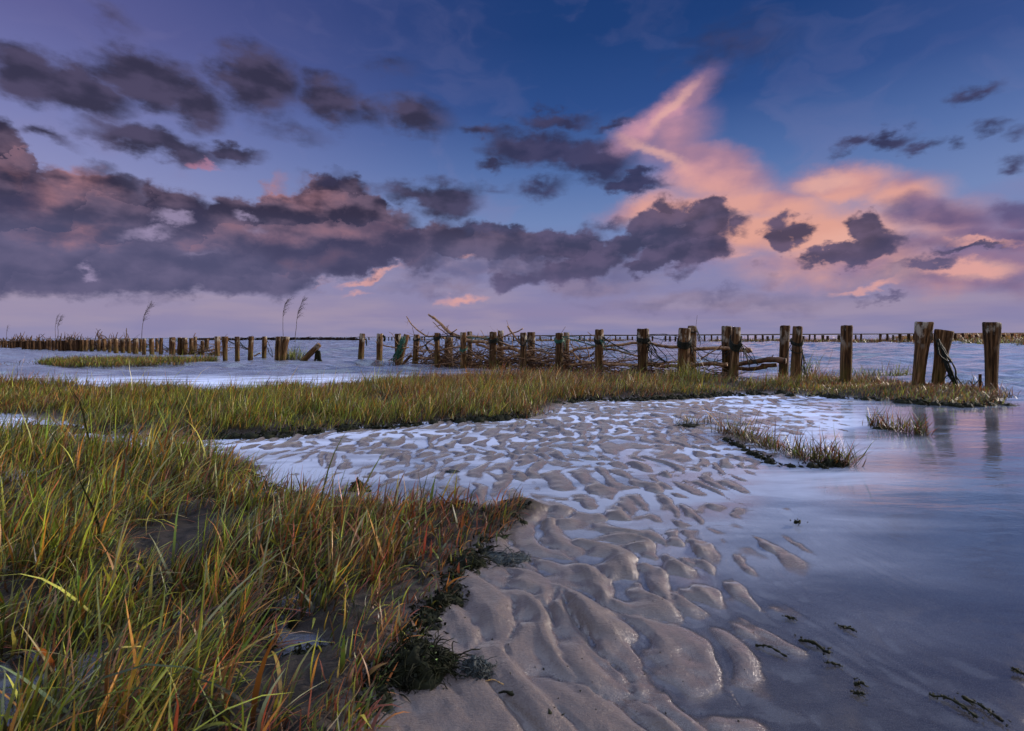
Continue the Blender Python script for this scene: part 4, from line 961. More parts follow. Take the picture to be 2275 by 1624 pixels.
# ---------------------------------------------------------------- grass
PAL = {'green': (.13, .18, .018), 'lime': (.27, .29, .030), 'yellow': (.48, .33, .05), 'orange': (.46, .18, .03), 'brown': (.15, .066, .026), 'dark': (.026, .040, .012), 'pale': (.26, .28, .13), 'red': (.24, .06, .028), 'straw': (.50, .38, .20)}
def pick_col(n, weights, r):
    names = list(weights); w = np.array([weights[a] for a in names]); idx = r.choice(len(names), n, p=w / w.sum())
    c = np.array([PAL[a] for a in names])[idx]
    c = 1.0 * c * np.exp(r.normal(0, .38, (n, 1))); return np.clip(c * .9 * (1 + r.normal(0, .08, (n, 3))), .002, .55)
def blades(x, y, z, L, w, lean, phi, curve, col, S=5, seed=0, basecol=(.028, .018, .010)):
    """ribbon blades: one strip per blade, curved over to one side"""
    r = np.random.default_rng(seed); n = len(x); t = np.linspace(0, 1, S + 1)
    ang = lean[:, None] + curve[:, None] * t[None, :] ** 1.4
    ds = (L / S)[:, None]
    h = np.concatenate([np.zeros((n, 1)), np.cumsum(np.sin((ang[:, 1:] + ang[:, :-1]) / 2) * ds, 1)], 1)
    v = np.concatenate([np.zeros((n, 1)), np.cumsum(np.cos((ang[:, 1:] + ang[:, :-1]) / 2) * ds, 1)], 1)
    wob = r.normal(0, .03, (n, 1)) * np.sin(t * 5)[None] * L[:, None]
    cx, cy = np.cos(phi)[:, None], np.sin(phi)[:, None]
    px = x[:, None] + h * cx - wob * cy; py = y[:, None] + h * cy + wob * cx; pz = z[:, None] + v
    tw = phi + np.pi / 2 + r.normal(0, .5, n)
    wd = w[:, None] * np.array([(.55 + 1.5 * q) if q < .3 else 1.0 * max(0.04, (1 - ((q - .3) / .7) ** 1.7)) for q in t])[None] / 2
    sx, sy = np.cos(tw)[:, None] * wd, np.sin(tw)[:, None] * wd
    co = np.empty((n, S + 1, 2, 3), np.float32)
    co[:, :, 0, 0] = px - sx; co[:, :, 1, 0] = px + sx; co[:, :, 0, 1] = py - sy; co[:, :, 1, 1] = py + sy; co[:, :, 0, 2] = pz; co[:, :, 1, 2] = pz + wd * .25
    b = (np.arange(n) * (S + 1) * 2)[:, None] + (np.arange(S) * 2)[None]
    q = np.stack([b, b + 1, b + 3, b + 2], -1).reshape(-1, 4)
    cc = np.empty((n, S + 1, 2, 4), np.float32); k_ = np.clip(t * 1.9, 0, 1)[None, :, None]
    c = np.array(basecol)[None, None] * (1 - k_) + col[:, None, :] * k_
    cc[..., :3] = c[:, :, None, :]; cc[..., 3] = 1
    return co.reshape(-1, 3), q, cc.reshape(-1, 4)
def join(parts):
    co, q, c, n = [], [], [], 0
    for a, b, d in parts: co.append(a); q.append(b + n); c.append(d); n += len(a)
    return np.concatenate(co), np.concatenate(q), np.concatenate(c)
def grass_obj(name, parts, label, kind='stuff', cat='grass', group=None, loc=None, parent=None):
    co, q, c = join(parts)
    if loc is not None: co = co - np.array(loc, np.float32)
    o = link(name, np_mesh(name, co, q, M_GRASS, {'tint': ('FLOAT_COLOR', c)}), parent, loc)
    if parent is None: tag(o, label, cat, group, kind if kind == 'stuff' else None)
    return o
def scatter(poly_, n, seed, xr, yr, pw=1.0, keep=None):
    r = np.random.default_rng(seed); out = []
    tot = 0
    while tot < n:
        x = r.uniform(xr[0], xr[1], n); y = yr[0] + (yr[1] - yr[0]) * r.uniform(0, 1, n) ** pw
        P = np.stack([x, y], 1)
        m = (x / y > -1.6) & (x / y < 1.35)
        P = P[m]; m = inside(P, poly_)
        P = P[m]
        if keep is not None: P = P[keep(P, r)]
        out.append(P); tot += len(P)
        if len(P) == 0: break
    return np.concatenate(out)[:n]
def clump(P, r, per, spread):          # several blades from one root
    Q = np.repeat(P, per, 0); return Q + r.normal(0, spread, Q.shape)
def near_grass():
    r = np.random.default_rng(3); parts = []
    def keep(P, rr):
        z, mud, bank = surface(P[:, 0], P[:, 1]); d = samp(BROAD, P[:, 0] * 2.6 + 2.6, P[:, 1] * 2.6 - .8)
        a_ = P[:, 0] / P[:, 1]; bare = 1.5 * np.exp(-(((a_ + .62) / .11) ** 2 + ((P[:, 1] - 1.85) / .28) ** 2)) + 2.2 * np.exp(-(((a_ + .41) / .065) ** 2 + ((P[:, 1] - 1.40) / .24) ** 2)) + 1.6 * np.exp(-(((a_ + .50) / .06) ** 2 + ((P[:, 1] - 1.12) / .10) ** 2))       # thinner, muddier ground in the middle
        thin = np.clip((a_ + .70) / .5, 0, 1) * .25
        return (z > -.004) & (d * np.where(a_ > -.36, .35, 1.25) - bare - thin * .4 + rr.normal(0, .38, len(P)) > -.85)
    for lay, (n, per, Lm, wm, S, wts, ln) in enumerate([
            (4800, 4, .125, .0040, 5, {'green': 4.2, 'dark': 2.6, 'brown': 1.9, 'lime': 2.2, 'orange': .6, 'red': .5, 'yellow': .6}, .55),
            (1300, 3, .19, .0066, 6, {'green': 3.4, 'lime': 2.4, 'orange': 1.2, 'yellow': 1.1, 'pale': 1.3, 'brown': 1, 'dark': 1}, .45),
            (5200, 2, .14, .0036, 4, {'brown': 3, 'orange': 1.6, 'red': 1, 'straw': 1.0, 'dark': 2, 'lime': .6}, 1.45)]):
        P = scatter(NEAR, n, 40 + lay, (-4.2, .25), (.62, 3.9), 1.25, keep); P = clump(P, r, per, .016)
        z, mud, bank = surface(P[:, 0], P[:, 1]); m = z > -.03; P = P[m]; z = z[m]; N = len(P)
        edge = np.clip(sdist(P, NEAR) / .45, 0, 1)
        right = np.clip((P[:, 0] / P[:, 1] + .75) / .7, 0, 1)       # towards the sand the tufts are shorter and redder
        L = Lm * np.exp(r.normal(0, .28, N)) * (.76 + .24 * edge) * np.clip(1 + .26 * samp(BROAD, P[:, 0] * 3.1 + 2.6, P[:, 1] * 3.1 - 2.2), .5, 1.5) * (1.08 - .42 * right) * np.clip(.75 + P[:, 1] * .14, .8, 1.15)
        col = pick_col(N, wts, r); red = pick_col(N, {'brown': 3, 'red': 1.5, 'orange': 1, 'dark': 2, 'green': 1}, r)
        sel = r.random(N) < right * .85 ; col[sel] = red[sel]
        phi = r.normal(.35, 1.1, N); lean = np.abs(r.normal(ln * .65, .36, N)); cur = np.abs(r.normal(.6, .6, N))
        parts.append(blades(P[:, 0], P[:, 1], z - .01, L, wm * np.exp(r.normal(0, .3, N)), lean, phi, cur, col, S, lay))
    grass_obj('near_marsh_grass', parts, 'long green and rust cordgrass filling the lower left foreground')
def belt_grass():
    r = np.random.default_rng(4); parts = []
    def keep(P, rr):
        d = samp(BROAD, P[:, 0] * .6 + 1.6, P[:, 1] * .8 + 1.4) + .5 * samp(BROAD, P[:, 0] * 1.6 - 1, P[:, 1] * 1.6 - 2)
        return d + rr.normal(0, .7, len(P)) > -1.2
    for lay, (n, per, Lm, wm, S, wts, ln) in enumerate([
            (26000, 4, .150, .0052, 4, {'green': 4.2, 'lime': 2.6, 'dark': 2.2, 'brown': 1.6, 'orange': .7, 'yellow': .6}, .38),
            (5000, 2, .20, .0062, 4, {'lime': 2, 'green': 2, 'yellow': 1, 'orange': 1, 'brown': 1.5, 'straw': .4}, .35)]):
        P = scatter(BELT, n, 60 + lay, (-16, 6.6), (3.2, 10.6), 1.0, keep); P = clump(P, r, per, .03); N = len(P)
        z, mud, bank = surface(P[:, 0], P[:, 1])
        d = sdist(P, BELT); e = np.clip(d / .5, 0, 1)
        u = P[:, 0] / P[:, 1]
        strip = np.clip((u - .30) / .12, 0, 1)                       # the narrow strip on the right is shorter
        depth = np.clip((P[:, 1] - 5.0) / 3.2, 0, 1)
        L = Lm * np.exp(r.normal(0, .28, N)) * np.clip(1 + .22 * samp(BROAD, P[:, 0] * 1.3 + 1, P[:, 1] * 1.3 - 3), .55, 1.5) * (.72 + .28 * e) * (1 - .22 * strip)
        col = pick_col(N, wts, r); br = pick_col(N, {'brown': 3.4, 'red': 1.1, 'orange': 1.1, 'dark': 1.3, 'straw': .5, 'lime': .6}, r)
        nz = samp(BROAD, P[:, 0] * .5 + .5, P[:, 1] * .5) * .22
        sel = r.random(N) < np.clip(.0 + .50 * depth + .28 * np.clip((u + .15) / .4, 0, 1) + nz, 0, .9); col[sel] = br[sel]
        phi = r.normal(.2, 1.2, N); lean = np.abs(r.normal(ln, .25, N)); cur = np.abs(r.normal(.45, .4, N))
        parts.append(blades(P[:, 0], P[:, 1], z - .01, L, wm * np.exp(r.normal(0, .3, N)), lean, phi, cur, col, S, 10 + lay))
    grass_obj('marsh_grass_belt', parts, 'wide belt of green-brown salt marsh grass between the sand and the posts')
near_grass(); belt_grass()
def stalks():
    r = np.random.default_rng(14); pts = [(118, 852), (218, 905), (320, 912), (430, 905), (385, 930), (232, 912), (30, 905), (722, 905)]
    P = np.array([G(u, v) for u, v in [(60, 866), (110, 868), (135, 870), (232, 868), (238, 871), (320, 872), (413, 872), (417, 874), (708, 872), (740, 868), (640, 866), (655, 870), (690, 868), (760, 868), (800, 860), (560, 878), (590, 876), (880, 856), (1490, 872), (1600, 868)]])
    P = clump(P, r, 3, .03); N = len(P)
    parts = [blades(P[:, 0], P[:, 1], np.full(N, .0), .30 * np.exp(r.normal(0, .25, N)), np.full(N, .006), np.abs(r.normal(.2, .15, N)), r.normal(0, 1, N), np.abs(r.normal(.2, .2, N)), pick_col(N, {'brown': 3, 'red': 2}, r), 4, 5)]
    grass_obj('dry_stalks', parts, 'scattered thin red-brown stalks rising above the back edge of the grass belt')
stalks()
def tuft(label, cells, Lm, n, wts, seed, name='grass_tuft', group=None, w=.005, spread=.03, ln=.45, z0=-.01):
    r = np.random.default_rng(seed); P = np.array([G(u, v) for u, v in cells]); P = P[r.integers(0, len(P), n)] + r.normal(0, spread, (n, 2)); N = n
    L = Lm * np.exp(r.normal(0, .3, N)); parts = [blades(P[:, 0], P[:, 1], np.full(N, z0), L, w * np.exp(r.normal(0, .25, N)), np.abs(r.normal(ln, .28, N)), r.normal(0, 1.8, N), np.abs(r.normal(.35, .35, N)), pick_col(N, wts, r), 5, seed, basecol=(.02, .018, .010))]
    c = P.mean(0)
    return grass_obj(name, parts, label, kind='thing', cat='grass tuft', group=group, loc=(float(c[0]), float(c[1]), 0))
DK = {'dark': 3, 'brown': 2.5, 'green': 1.6, 'red': 1, 'lime': .5, 'orange': .6}
def line_cells(pts, n):
    out = []
    for i in range(n):
        t = i / (n - 1) * (len(pts) - 1); j = min(int(t), len(pts) - 2); f = t - j
        out.append((pts[j][0] * (1 - f) + pts[j + 1][0] * f, pts[j][1] * (1 - f) + pts[j + 1][1] * f))
    return out
tuft('large dark tuft of cordgrass on its own island at the edge of the open water', line_cells([(1605, 962), (1640, 972), (1690, 990), (1740, 1008), (1790, 1022), (1840, 1030), (1880, 1034)], 16), .15, 800, DK, 21, w=.0048, spread=.040, ln=.6)
tuft('small sparse tuft on the rippled sand left of the large island tuft', line_cells([(1505, 946), (1530, 944), (1560, 944), (1580, 942)], 5), .12, 85, DK, 22, spread=.022)
tuft('spiky tuft standing in the water between the island tuft and the right-hand posts', line_cells([(1945, 948), (1975, 955), (2010, 962), (2050, 966)], 7), .17, 300, DK, 23, spread=.03)
GRN = {'green': 3, 'lime': 1.6, 'dark': 1.5, 'brown': 1.2, 'pale': .5}
tuft('tall green reeds in the water right of the close pair of posts', [(1776, 838), (1786, 836), (1800, 838)], .36, 110, GRN, 24, spread=.10, w=.008, ln=.3)
tuft('low spread of weed and grass right of the tall reeds', [(1805, 842), (1818, 840), (1795, 842)], .16, 70, DK, 25, spread=.10, w=.008)
tuft('grass tuft in the water just right of the lone straight post', [(1902, 842), (1915, 840), (1930, 841)], .24, 90, GRN, 26, spread=.09, w=.008)
tuft('small round grass tuft midway between the lone post and the knobbly one', [(1945, 841), (1952, 841)], .20, 60, GRN, 27, spread=.06, w=.007)
tuft('widest of the grass tufts in the water before the knobbly post', [(1975, 843), (1988, 842), (2000, 841)], .25, 120, GRN, 28, spread=.08, w=.008)
tuft('thin grass tuft touching the knobbly post from the left', [(2024, 842), (2032, 844)], .22, 60, GRN, 29, spread=.07, w=.008)
tuft('green tuft in the water behind the thick flared left-row post', [(636, 800), (642, 800), (648, 800), (654, 800), (660, 801), (666, 801)], .42, 220, GRN, 30, spread=.11, w=.014, ln=.3)
tuft('sparse dead grass in the water between the big right-hand posts', [(2120, 862), (2140, 864), (2155, 862)], .16, 60, DK, 31, spread=.09, w=.007)
tuft('few thin stems in the water left of the first near-row post', [(850 + 8 * i, 812 + (i % 3) * 2) for i in range(-3, 5)], .30, 36, {'brown': 3, 'red': 1, 'dark': 1}, 32, spread=.12, w=.006, ln=.2)
tuft('short tuft leaning over the sand at the tip of the near grass', [(1120, 1150), (1140, 1142), (1158, 1136)], .085, 90, DK, 33, spread=.02, w=.004, ln=.7)
tuft('frayed tuft round the foot of the end post', [(2195, 892), (2210, 894), (2225, 892), (2232, 888)], .16, 170, {'brown': 3, 'dark': 2, 'orange': 1, 'straw': .5}, 34, spread=.06, w=.006, ln=.6, z0=.02)
tuft('tuft of long grass round the foot of the broad olive post', [(1500, 855), (1515, 858), (1535, 858), (1550, 856)], .30, 260, {'green': 3, 'lime': 2, 'yellow': 1, 'brown': 1}, 35, spread=.12, w=.007, ln=.3, z0=.02)
tuft('small tuft on the wet sand at the tip of the grass belt', [(1170, 930), (1190, 925), (1205, 922), (1218, 918)], .10, 90, DK, 36, spread=.04)
def islet():
    r = np.random.default_rng(6); P = scatter(ISLET, 3600, 77, (-15, -5.5), (11.5, 17.5)); P = clump(P, r, 3, .05); N = len(P)
    parts = [blades(P[:, 0], P[:, 1], np.full(N, .0), .20 * np.exp(r.normal(0, .25, N)), .013 * np.exp(r.normal(0, .2, N)), np.abs(r.normal(.4, .25, N)), r.normal(0, 1.6, N), np.abs(r.normal(.4, .3, N)), pick_col(N, {'green': 2.4, 'lime': 1, 'dark': 1.4, 'brown': 2.4, 'orange': .5}, r), 3, 9)]
    P2 = np.stack([r.uniform(-16.5, -11, 260), r.uniform(14.5, 18.5, 260)], 1); N = len(P2)
    grass_obj('grass_islet', parts, 'long low islet of green-brown grass in front of the left row', kind='stuff')
    parts2 = [blades(P2[:, 0], P2[:, 1], np.full(N, .0), .14 * np.exp(r.normal(0, .3, N)), .012 * np.exp(r.normal(0, .2, N)), np.abs(r.normal(.5, .25, N)), r.normal(0, 1.6, N), np.abs(r.normal(.4, .3, N)), pick_col(N, {'brown': 2.4, 'dark': 2, 'red': 1}, r), 3, 9)]
    grass_obj('drowned_grass', parts2, 'scattered half-drowned stems in the water left of the grass islet')
islet()
# brown marsh on the far right and the thin shore beyond
def far_marsh():
    r = np.random.default_rng(12)
    fr = [(1880, 845 * K), (1990, 852 * K)]
    front = [(2230, 848.5), (2300, 855), (2360, 858.5), (2440, 861), (2560, 862.5), (2760, 866)]
    nx = 260; ny = 40; co = []
    U_ = np.linspace(2225, 2900, nx)
    vv = np.interp(U_, [p[0] for p in front], [p[1] for p in front])
    for j in range(ny):
        t = j / (ny - 1)
        for i in range(nx):
            x, y = G(U_[i] * K, vv[i] * K); y2 = y + (t ** 1.5) * 75; x2 = x * y2 / y + t * 2
            rise = .34 * min(1, t * 9) + .36 * t + .06 * mnoise.noise(Vector((x2 * .5, y2 * .5, 0))) * min(1, t * 12)
            taper = min(1.0, max(0, (U_[i] - 2225) / 160))
            co.append((x2, y2, -.05 + rise * (.25 + .75 * taper)))
    idx = np.arange(nx * ny).reshape(ny, nx); q = np.stack([idx[:-1, :-1], idx[:-1, 1:], idx[1:, 1:], idx[1:, :-1]], -1).reshape(-1, 4)
    tag(link('marsh_ground', np_mesh('marsh_ground', co, q, M_MARSHF)), kind='structure')
    co = np.array(co); n = 26000; pick = r.integers(0, nx * ny, n)
    w_ = np.clip(1.2 - (pick // nx) / ny, .15, 1); pick = pick[r.random(n) < w_]; N = len(pick)
    B = co[pick] + r.normal(0, .12, (N, 3)) * [2, 2, 0]
    lowf = np.clip(1 - (pick // nx) / 6, 0, 1)
    col = pick_col(N, {'brown': 4, 'red': 1, 'orange': 1.1, 'dark': 1, 'yellow': .5}, r); g_ = pick_col(N, {'green': 2, 'lime': 1, 'dark': 1}, r); s_ = r.random(N) < lowf * .55; col[s_] = g_[s_]
    parts = [blades(B[:, 0], B[:, 1], B[:, 2] - .02, .26 * np.exp(r.normal(0, .25, N)), .035 * np.exp(r.normal(0, .2, N)), np.abs(r.normal(.35, .25, N)), r.normal(.2, 1.4, N), np.abs(r.normal(.4, .3, N)), col, 3, 19)]
    grass_obj('far_marsh_grass', parts, 'rusty brown salt marsh grass on the far shore at the right')
    # low grass growing round the feet of the distant posts
    n = 16000; U2 = r.uniform(1340, 2330, n); V2 = np.interp(U2, [912, 1345, 1960, 2275, 2560], [852.0, 853.8, 855.2, 857.6, 859]) + r.normal(.4, .7, n) - 1.0
    P = np.array([G(a * K, b * K) for a, b in zip(U2, V2)]); gate = samp(BROAD, U2 * .006 - 8, U2 * 0 + 3) + r.normal(0, .5, n) + np.clip((U2 - 1650) / 250, 0, 1.3) > .1; P = P[gate]; N = len(P)
    parts = [blades(P[:, 0], P[:, 1], np.full(N, -.02), .30 * np.exp(r.normal(0, .3, N)), .04 * np.exp(r.normal(0, .2, N)), np.abs(r.normal(.4, .25, N)), r.normal(0, 1.6, N), np.abs(r.normal(.3, .3, N)), pick_col(N, {'brown': 4, 'dark': 2, 'orange': .6, 'green': .8}, r), 3, 29)]
    grass_obj('distant_grass_strip', parts, 'thin strip of brown grass along the distant groyne')
    # brush of the distant left groyne and hair-thin far shore
    T = Tubes()
    for i in range(420):
        U_ = random.uniform(486, 893); x, y = G(U_ * K, 851.4 * K); d = Vector((1, .1, random.gauss(0, .12))); L = random.uniform(1, 3); p = Vector((x - L / 2, y + random.uniform(-.3, .3), random.uniform(.02, .50)))
        T.add([p, p + d * L / 2, p + d * L], [.05, .06, .03], 4)
    tag(link('distant_brushwood', T.mesh('distant_brushwood', M_FAR)), 'dark low line of brushwood in the distant groyne on the left horizon', 'brushwood', kind='stuff')
    co = []; q = []; n = 300
    for i in range(n):
        x = -600 + i * 8.0; h = (.95 + .5 * abs(mnoise.noise(Vector((x * .02, 0, 0))))) * min(1, max(.35, (x + 250) / 300))
        co += [(x, 420, -.1), (x, 424, h), (x, 460, h * .9), (x, 480, -.1)]
        if i: b = (i - 1) * 4; q += [(b, b + 4, b + 5, b + 1), (b + 1, b + 5, b + 6, b + 2), (b + 2, b + 6, b + 7, b + 3)]
    tag(link('far_shore', np_mesh('far_shore', co, q, M_FAR)), kind='structure')
far_marsh()

# ---------------------------------------------------------------- seaweed and small litter
def flaps(n, rad, h, seed, size=(.02, .05), up=.5):
    r = random.Random(seed); co = []; q = []
    for _ in range(n):
        a = r.uniform(0, 6.28); d = rad * math.sqrt(r.random()); hh = h * (1 - (d / rad) ** 1.5) * r.random() ** .6
        c = Vector((d * math.cos(a), d * math.sin(a), hh)); t = Vector((math.cos(a) * r.uniform(-.2, 1), math.sin(a) * r.uniform(-.2, 1), r.uniform(-.4, up))).normalized(); s = t.orthogonal().normalized(); s.rotate(Matrix.Rotation(r.uniform(0, 6.28), 3, t))
        L = r.uniform(*size); w = L * r.uniform(.06, .20); nrm = t.cross(s); b = len(co); m = 4
        for i in range(m + 1):
            f = i / m; cw = w * math.sin(math.pi * (f * .85 + .12)); p = c + t * L * f + nrm * (L * .25 * math.sin(f * 3 + r.random())) - Vector((0, 0, L * .3 * f * f))
            co += [tuple(p - s * cw + nrm * w * r.uniform(-.5, .5)), tuple(p + s * cw + nrm * w * r.uniform(-.5, .5))]
            if i: o_ = b + (i - 1) * 2; q.append((o_, o_ + 1, o_ + 3, o_ + 2))
    return co, q
def strings(n, rad, h, seed, L=(.02, .06), w=.0012):
    r = random.Random(seed); T = Tubes()
    for _ in range(n):
        a = r.uniform(0, 6.28); d = rad * math.sqrt(r.random()); hh = max(.002, h * (1 - (d / rad) ** 2)) ; p = Vector((d * math.cos(a), d * math.sin(a), hh)); q = [p]
        v = Vector((r.gauss(math.cos(a) * .4, .8), r.gauss(math.sin(a) * .4, .8), r.uniform(-.2, .5))).normalized(); l = r.uniform(*L)
        for j in range(7):
            v = (v + Vector((r.gauss(0, .45), r.gauss(0, .45), r.gauss(-.18, .25)))).normalized(); p = p + v * l / 7; p.z = max(p.z, -.004); q.append(p)
        ww = w * r.uniform(.5, 1.8); T.add(q, [ww] * 6 + [ww * .6, ww * .2], 4, cap=False)
    return [tuple(c) for c in T.co], T.q
def mound(rad, h, seed, nr=9, ns=26, sx=1.0, sy=1.0, rough=.45):
    co = [(0, 0, h)]; q = []
    for i in range(1, nr + 1):
        f = i / nr
        for k_ in range(ns):
            a = 2 * math.pi * k_ / ns; e = 1 + rough * mnoise.noise(Vector((math.cos(a) * 1.6, math.sin(a) * 1.6, seed)))
            z = h * (1 - f ** 2) * (1 + .9 * mnoise.noise(Vector((f * 4 * math.cos(a), f * 4 * math.sin(a), seed + 3)))) - (.012 if i == nr else 0)
            co.append((rad * f * e * math.cos(a) * sx, rad * f * e * math.sin(a) * sy, z))
    for k_ in range(0, ns, 2): q.append((0, 1 + k_, 1 + (k_ + 1) % ns, 1 + (k_ + 2) % ns))
    for i in range(1, nr):
        for k_ in range(ns):
            k2 = (k_ + 1) % ns; a0 = 1 + (i - 1) * ns; b0 = 1 + i * ns; q.append((a0 + k_, b0 + k_, b0 + k2, a0 + k2))
    return co, q
def ground_z(x, y): return float(surface(np.array([x]), np.array([y]))[0][0])
def weed(label, u, v, wpx, h, n=120, mat=None, seed=1, sx=1.0, sy=.7, size=(.02, .06), cat='seaweed', group=None, name='seaweed_clump', top=None):
    x, y = G(u, v, .01); rad = wpx / FPX * y / 2; z = ground_z(x, y)
    co, q = mound(rad, h, seed, sx=sx, sy=sy); c2, q2 = flaps(int(n * .45), rad * 1.0, h * 1.1, seed, (size[0] * .7, size[1] * .7))
    c2 = [(a * sx, b * sy, c) for a, b, c in c2]; b = len(co); co += c2; q += [tuple(i + b for i in f) for f in q2]
    c2, q2 = strings(int(n * 1.6), rad * 1.1, h, seed + 2, (rad * .3, rad * 1.0), max(.0009, rad * .012)); c2 = [(a * sx, b * sy, c) for a, b, c in c2]; b = len(co); co += c2; q += [tuple(i + b for i in f) for f in q2]
    o = link(name, np_mesh(name, co, q, mat or M_WEED), loc=(x, y, max(z - .004, -.004))); tag(o, label, cat, group)
    if top:
        c3, q3 = flaps(top[0], rad * .5, h * 1.2, seed + 5, (size[0] * .7, size[1] * .7)); link('algae', np_mesh('algae', [(a + rad * top[1], b * sy, c + .004) for a, b, c in c3], q3, M_WEEDG), o)
    return o
weed('big dark seaweed heap with a bright green top, lowest on the sand', 935, 1492, 175, .045, 420, seed=3, top=(60, .35), size=(.012, .05))
weed('round fuzzy grey-blue ball of algae beside the big seaweed heap', 1058, 1500, 72, .028, 130, M_FUZZ, 5, 1, .9, (.006, .016), name='algae_ball')
weed('dark seaweed heap at the grass edge above a grey fuzzy patch', 1040, 1255, 95, .028, 110, seed=7, size=(.015, .045))
weed('flat fuzzy grey algae patch spilling off the grass edge onto the sand', 1115, 1238, 105, .010, 130, M_FUZZ, 9, 1, .8, (.006, .02), name='algae_patch')
weed('small black seaweed point with a thin tail on the sand', 985, 1345, 45, .034, 40, seed=11, size=(.015, .04))
weed('dark seaweed knot hanging in the grass above the ripple channel', 795, 1085, 40, .05, 60, seed=13, size=(.03, .08))
weed('little green algae patch in the middle of the rippled channel', 1003, 1045, 28, .008, 30, M_FUZZ, 15, size=(.01, .02), name='algae_patch')
weed('dark seaweed fringe under the grass left of the rippled sand', 610, 1085, 50, .02, 60, seed=17)
weed('dark mossy hummock standing in the foreground pool', 650, 1385, 22, .030, 26, seed=19, size=(.01, .025))
weed('bright green algae among the rust-coloured stems', 815, 1215, 30, .012, 40, M_WEEDG, 21, size=(.01, .03), name='algae_patch')
weed('bright green algae low in the grass at the left', 235, 1220, 40, .02, 50, M_WEEDG, 23, size=(.01, .04), name='algae_patch')
weed('dark seaweed heap at the right tip of the large island tuft', 1850, 1030, 60, .035, 80, seed=25, size=(.02, .06))
weed('dark weed lying on the sand at the end of the grass strip', 2240, 899, 40, .02, 30, seed=27, size=(.04, .10))
weed('dark weed base under the spiky tuft in the water', 1965, 950, 50, .02, 50, seed=29, size=(.02, .05))
weed('dark weed base under the small sparse tuft', 1530, 945, 50, .012, 40, seed=31, size=(.02, .04))
def fringe():           # dark weed and roots along the muddy edges
    co = []; q = []; r = random.Random(4)
    lines = [([(60, 955), (150, 958), (260, 965), (400, 975), (520, 973), (620, 971), (700, 963), (800, 953), (900, 948), (1000, 938), (1080, 936), (1170, 927)], 150, 1.0), ([(1230, 902), (1300, 890), (1420, 890), (1520, 886), (1600, 880), (1700, 876), (1850, 884), (2000, 894), (2120, 904), (2225, 900)], 170, 1.0),
             ([(520, 1038), (600, 1088), (700, 1115), (820, 1123), (1000, 1133), (1090, 1153)], 60, .6), ([(1165, 1140), (1135, 1170), (1070, 1245), (1010, 1315), (965, 1375), (920, 1445), (870, 1515), (830, 1600)], 280, .50), ([(700, 1250), (640, 1310), (600, 1400), (640, 1470), (720, 1460)], 60, .35), ([(1600, 975), (1660, 1003), (1720, 1032), (1800, 1040), (1875, 1038)], 40, .6)]
    for pts, n, sc in lines:
        for _ in range(n):
            t = r.random() * (len(pts) - 1); j = min(int(t), len(pts) - 2); f = t - j
            u = pts[j][0] * (1 - f) + pts[j + 1][0] * f; v = pts[j][1] * (1 - f) + pts[j + 1][1] * f + r.uniform(-4, 2)
            if sc < .55: g_ = mnoise.noise(Vector((t * 2.3, n, 0))); u += r.gauss(-14, 16) + 26 * g_; v += r.gauss(0, 7)
            if sc < .55 and g_ < -.22: continue
            x, y = G(u, v); rad = r.uniform(.03, .09) * sc; c2, q2 = flaps(10, rad, rad * .6, r.random(), (.02 * sc, .06 * sc)); z = ground_z(x, y) if _ % 3 == 0 else .01
            b = len(co); co += [(x + a, y + d, z + e) for a, d, e in c2]; q += [tuple(i + b for i in fc) for fc in q2]
            c2, q2 = mound(rad * .8, rad * .45, r.random() * 50, 4, 10); b = len(co); co += [(x + a, y + d, z - .01 + e) for a, d, e in c2]; q += [tuple(i + b for i in fc) for fc in q2]
    tag(link('edge_weed', np_mesh('edge_weed', co, q, M_WEED)), 'dark weed and muddy roots along the edges of the grass', 'seaweed', kind='stuff')
fringe()
def strand(label, pts, w, mat=M_WEED, group=None, lumps=14, h=.006):
    T = Tubes(); P = [Vector((*G(u, v), h)) for u, v in pts]; y = P[0].y; r = w / FPX * y / 2
    path = jitter(smooth_path(P, 18), r * 2.0, 30, random.random() * 40); T.add(path, [r * random.uniform(.35, 1.0) for _ in path], 6, rough=.4)
    for _ in range(lumps):
        p = random.choice(path) + Vector((random.gauss(0, r * 1.6), random.gauss(0, r * 1.6), 0)); T.add([p, p + Vector((random.gauss(0, r * .8), random.gauss(0, r * .8), random.uniform(0, r * .6)))], [r * random.uniform(.2, .6), r * .15], 5, rough=.4)
    tag(T.build('seaweed_strand', mat, tuple(P[0])), label, 'seaweed', group)
Q4 = lambda px, py: ((1280 + px / 1.75) * K, (900 + py / 1.75) * K)
SG = 'seaweed strands in the shallow water'
strand('bulky seaweed strand breaking the water right of the last ripple', [Q4(1255, 1225), Q4(1310, 1245), Q4(1380, 1285)], 9, group=SG)
strand('short thin strand at the foot of the last small ripple mound', [Q4(1060, 1255), Q4(1130, 1270), Q4(1200, 1305)], 6, group=SG)
strand('small strand with a pale crest, below the bulky one', [Q4(1365, 1332), Q4(1435, 1338)], 7, group=SG)
strand('dark strand pointing down right, highest in the lower right water', [Q4(1430, 1165), Q4(1470, 1182), Q4(1512, 1200)], 7, group=SG)
strand('tiny dark strand where the ripples meet the deep water', [Q4(1195, 1132), Q4(1240, 1137)], 7, group=SG)
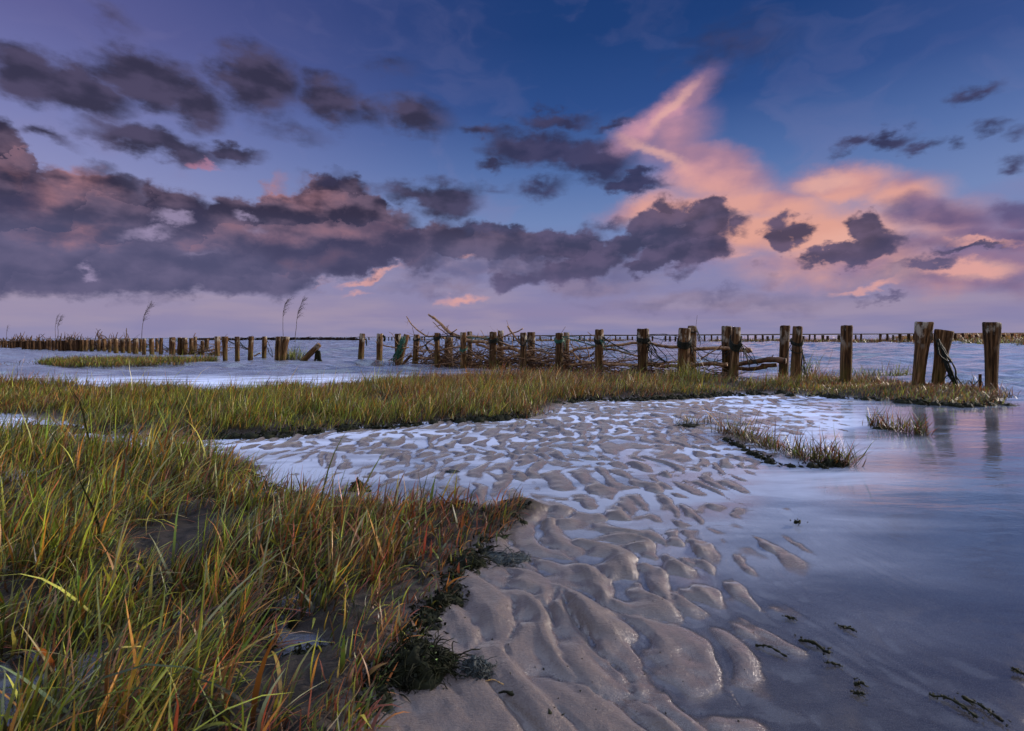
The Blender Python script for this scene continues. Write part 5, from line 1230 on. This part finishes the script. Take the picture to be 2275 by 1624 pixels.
strand('lumpy dot of weed, upper of two close ones in the lower right water', [Q4(1490, 1420), Q4(1545, 1432)], 9, group=SG)
strand('lumpy dot of weed, lower of two close ones in the lower right water', [Q4(1495, 1470), Q4(1545, 1482)], 10, group=SG)
strand('long crusted seaweed strand near the bottom right corner, left of its twin', [Q4(1820, 1468), Q4(1900, 1490), Q4(1970, 1535), Q4(2045, 1578)], 8, group=SG, lumps=40)
strand('long crusted seaweed strand closest to the bottom right corner', [Q4(1965, 1490), Q4(2040, 1520), Q4(2100, 1555), Q4(2150, 1592)], 8, group=SG, lumps=36)
strand('dark strand cut by the right edge of the picture', [Q4(2185, 1365), Q4(2225, 1380), Q4(2260, 1395)], 9, group=SG)
strand('dark scrap floating where the ripples end in the middle of the channel', [Q4(1225, 722), Q4(1262, 728)], 9, h=.010)
strand('curved dark seaweed stalk at the bottom edge of the sand', [Q4(-60, 1510), Q4(20, 1512), Q4(90, 1530), Q4(140, 1560), Q4(165, 1600)], 10, h=.022)
strand('bent yellow straw lying on the sand beside the algae ball', [((2122 / 1.75) * K, (900 + 1442 / 1.75) * K), ((2165 / 1.75) * K, (900 + 1442 / 1.75) * K), ((2205 / 1.75) * K, (900 + 1462 / 1.75) * K)], 3, mat=mat_noisy('dry_straw', (.30, .18, .06), (.45, .30, .12), 20), lumps=0, h=.02)
def specks():
    r = random.Random(9); T = Tubes()
    for _ in range(150):
        u = r.uniform(760, 2250); v = 900 + 720 * r.random() ** .9
        x, y = G(u, v)
        if inside(np.array([[x, y]]), NEAR)[0] or inside(np.array([[x, y]]), BELT)[0]: continue
        s = r.uniform(.0007, .0022); z = ground_z(x, y)
        if z < -.02: continue
        p = Vector((x, y, z + s * .3)); T.add([p, p + Vector((r.uniform(-1, 1), r.uniform(-1, 1), r.uniform(0, .6))).normalized() * s * 1.6], [s, s * .5], 5, rough=.3)
    tag(link('sand_specks', T.mesh('sand_specks', M_WEED)), 'dark crumbs of shell and weed scattered over the rippled sand', 'debris', kind='stuff')
specks()
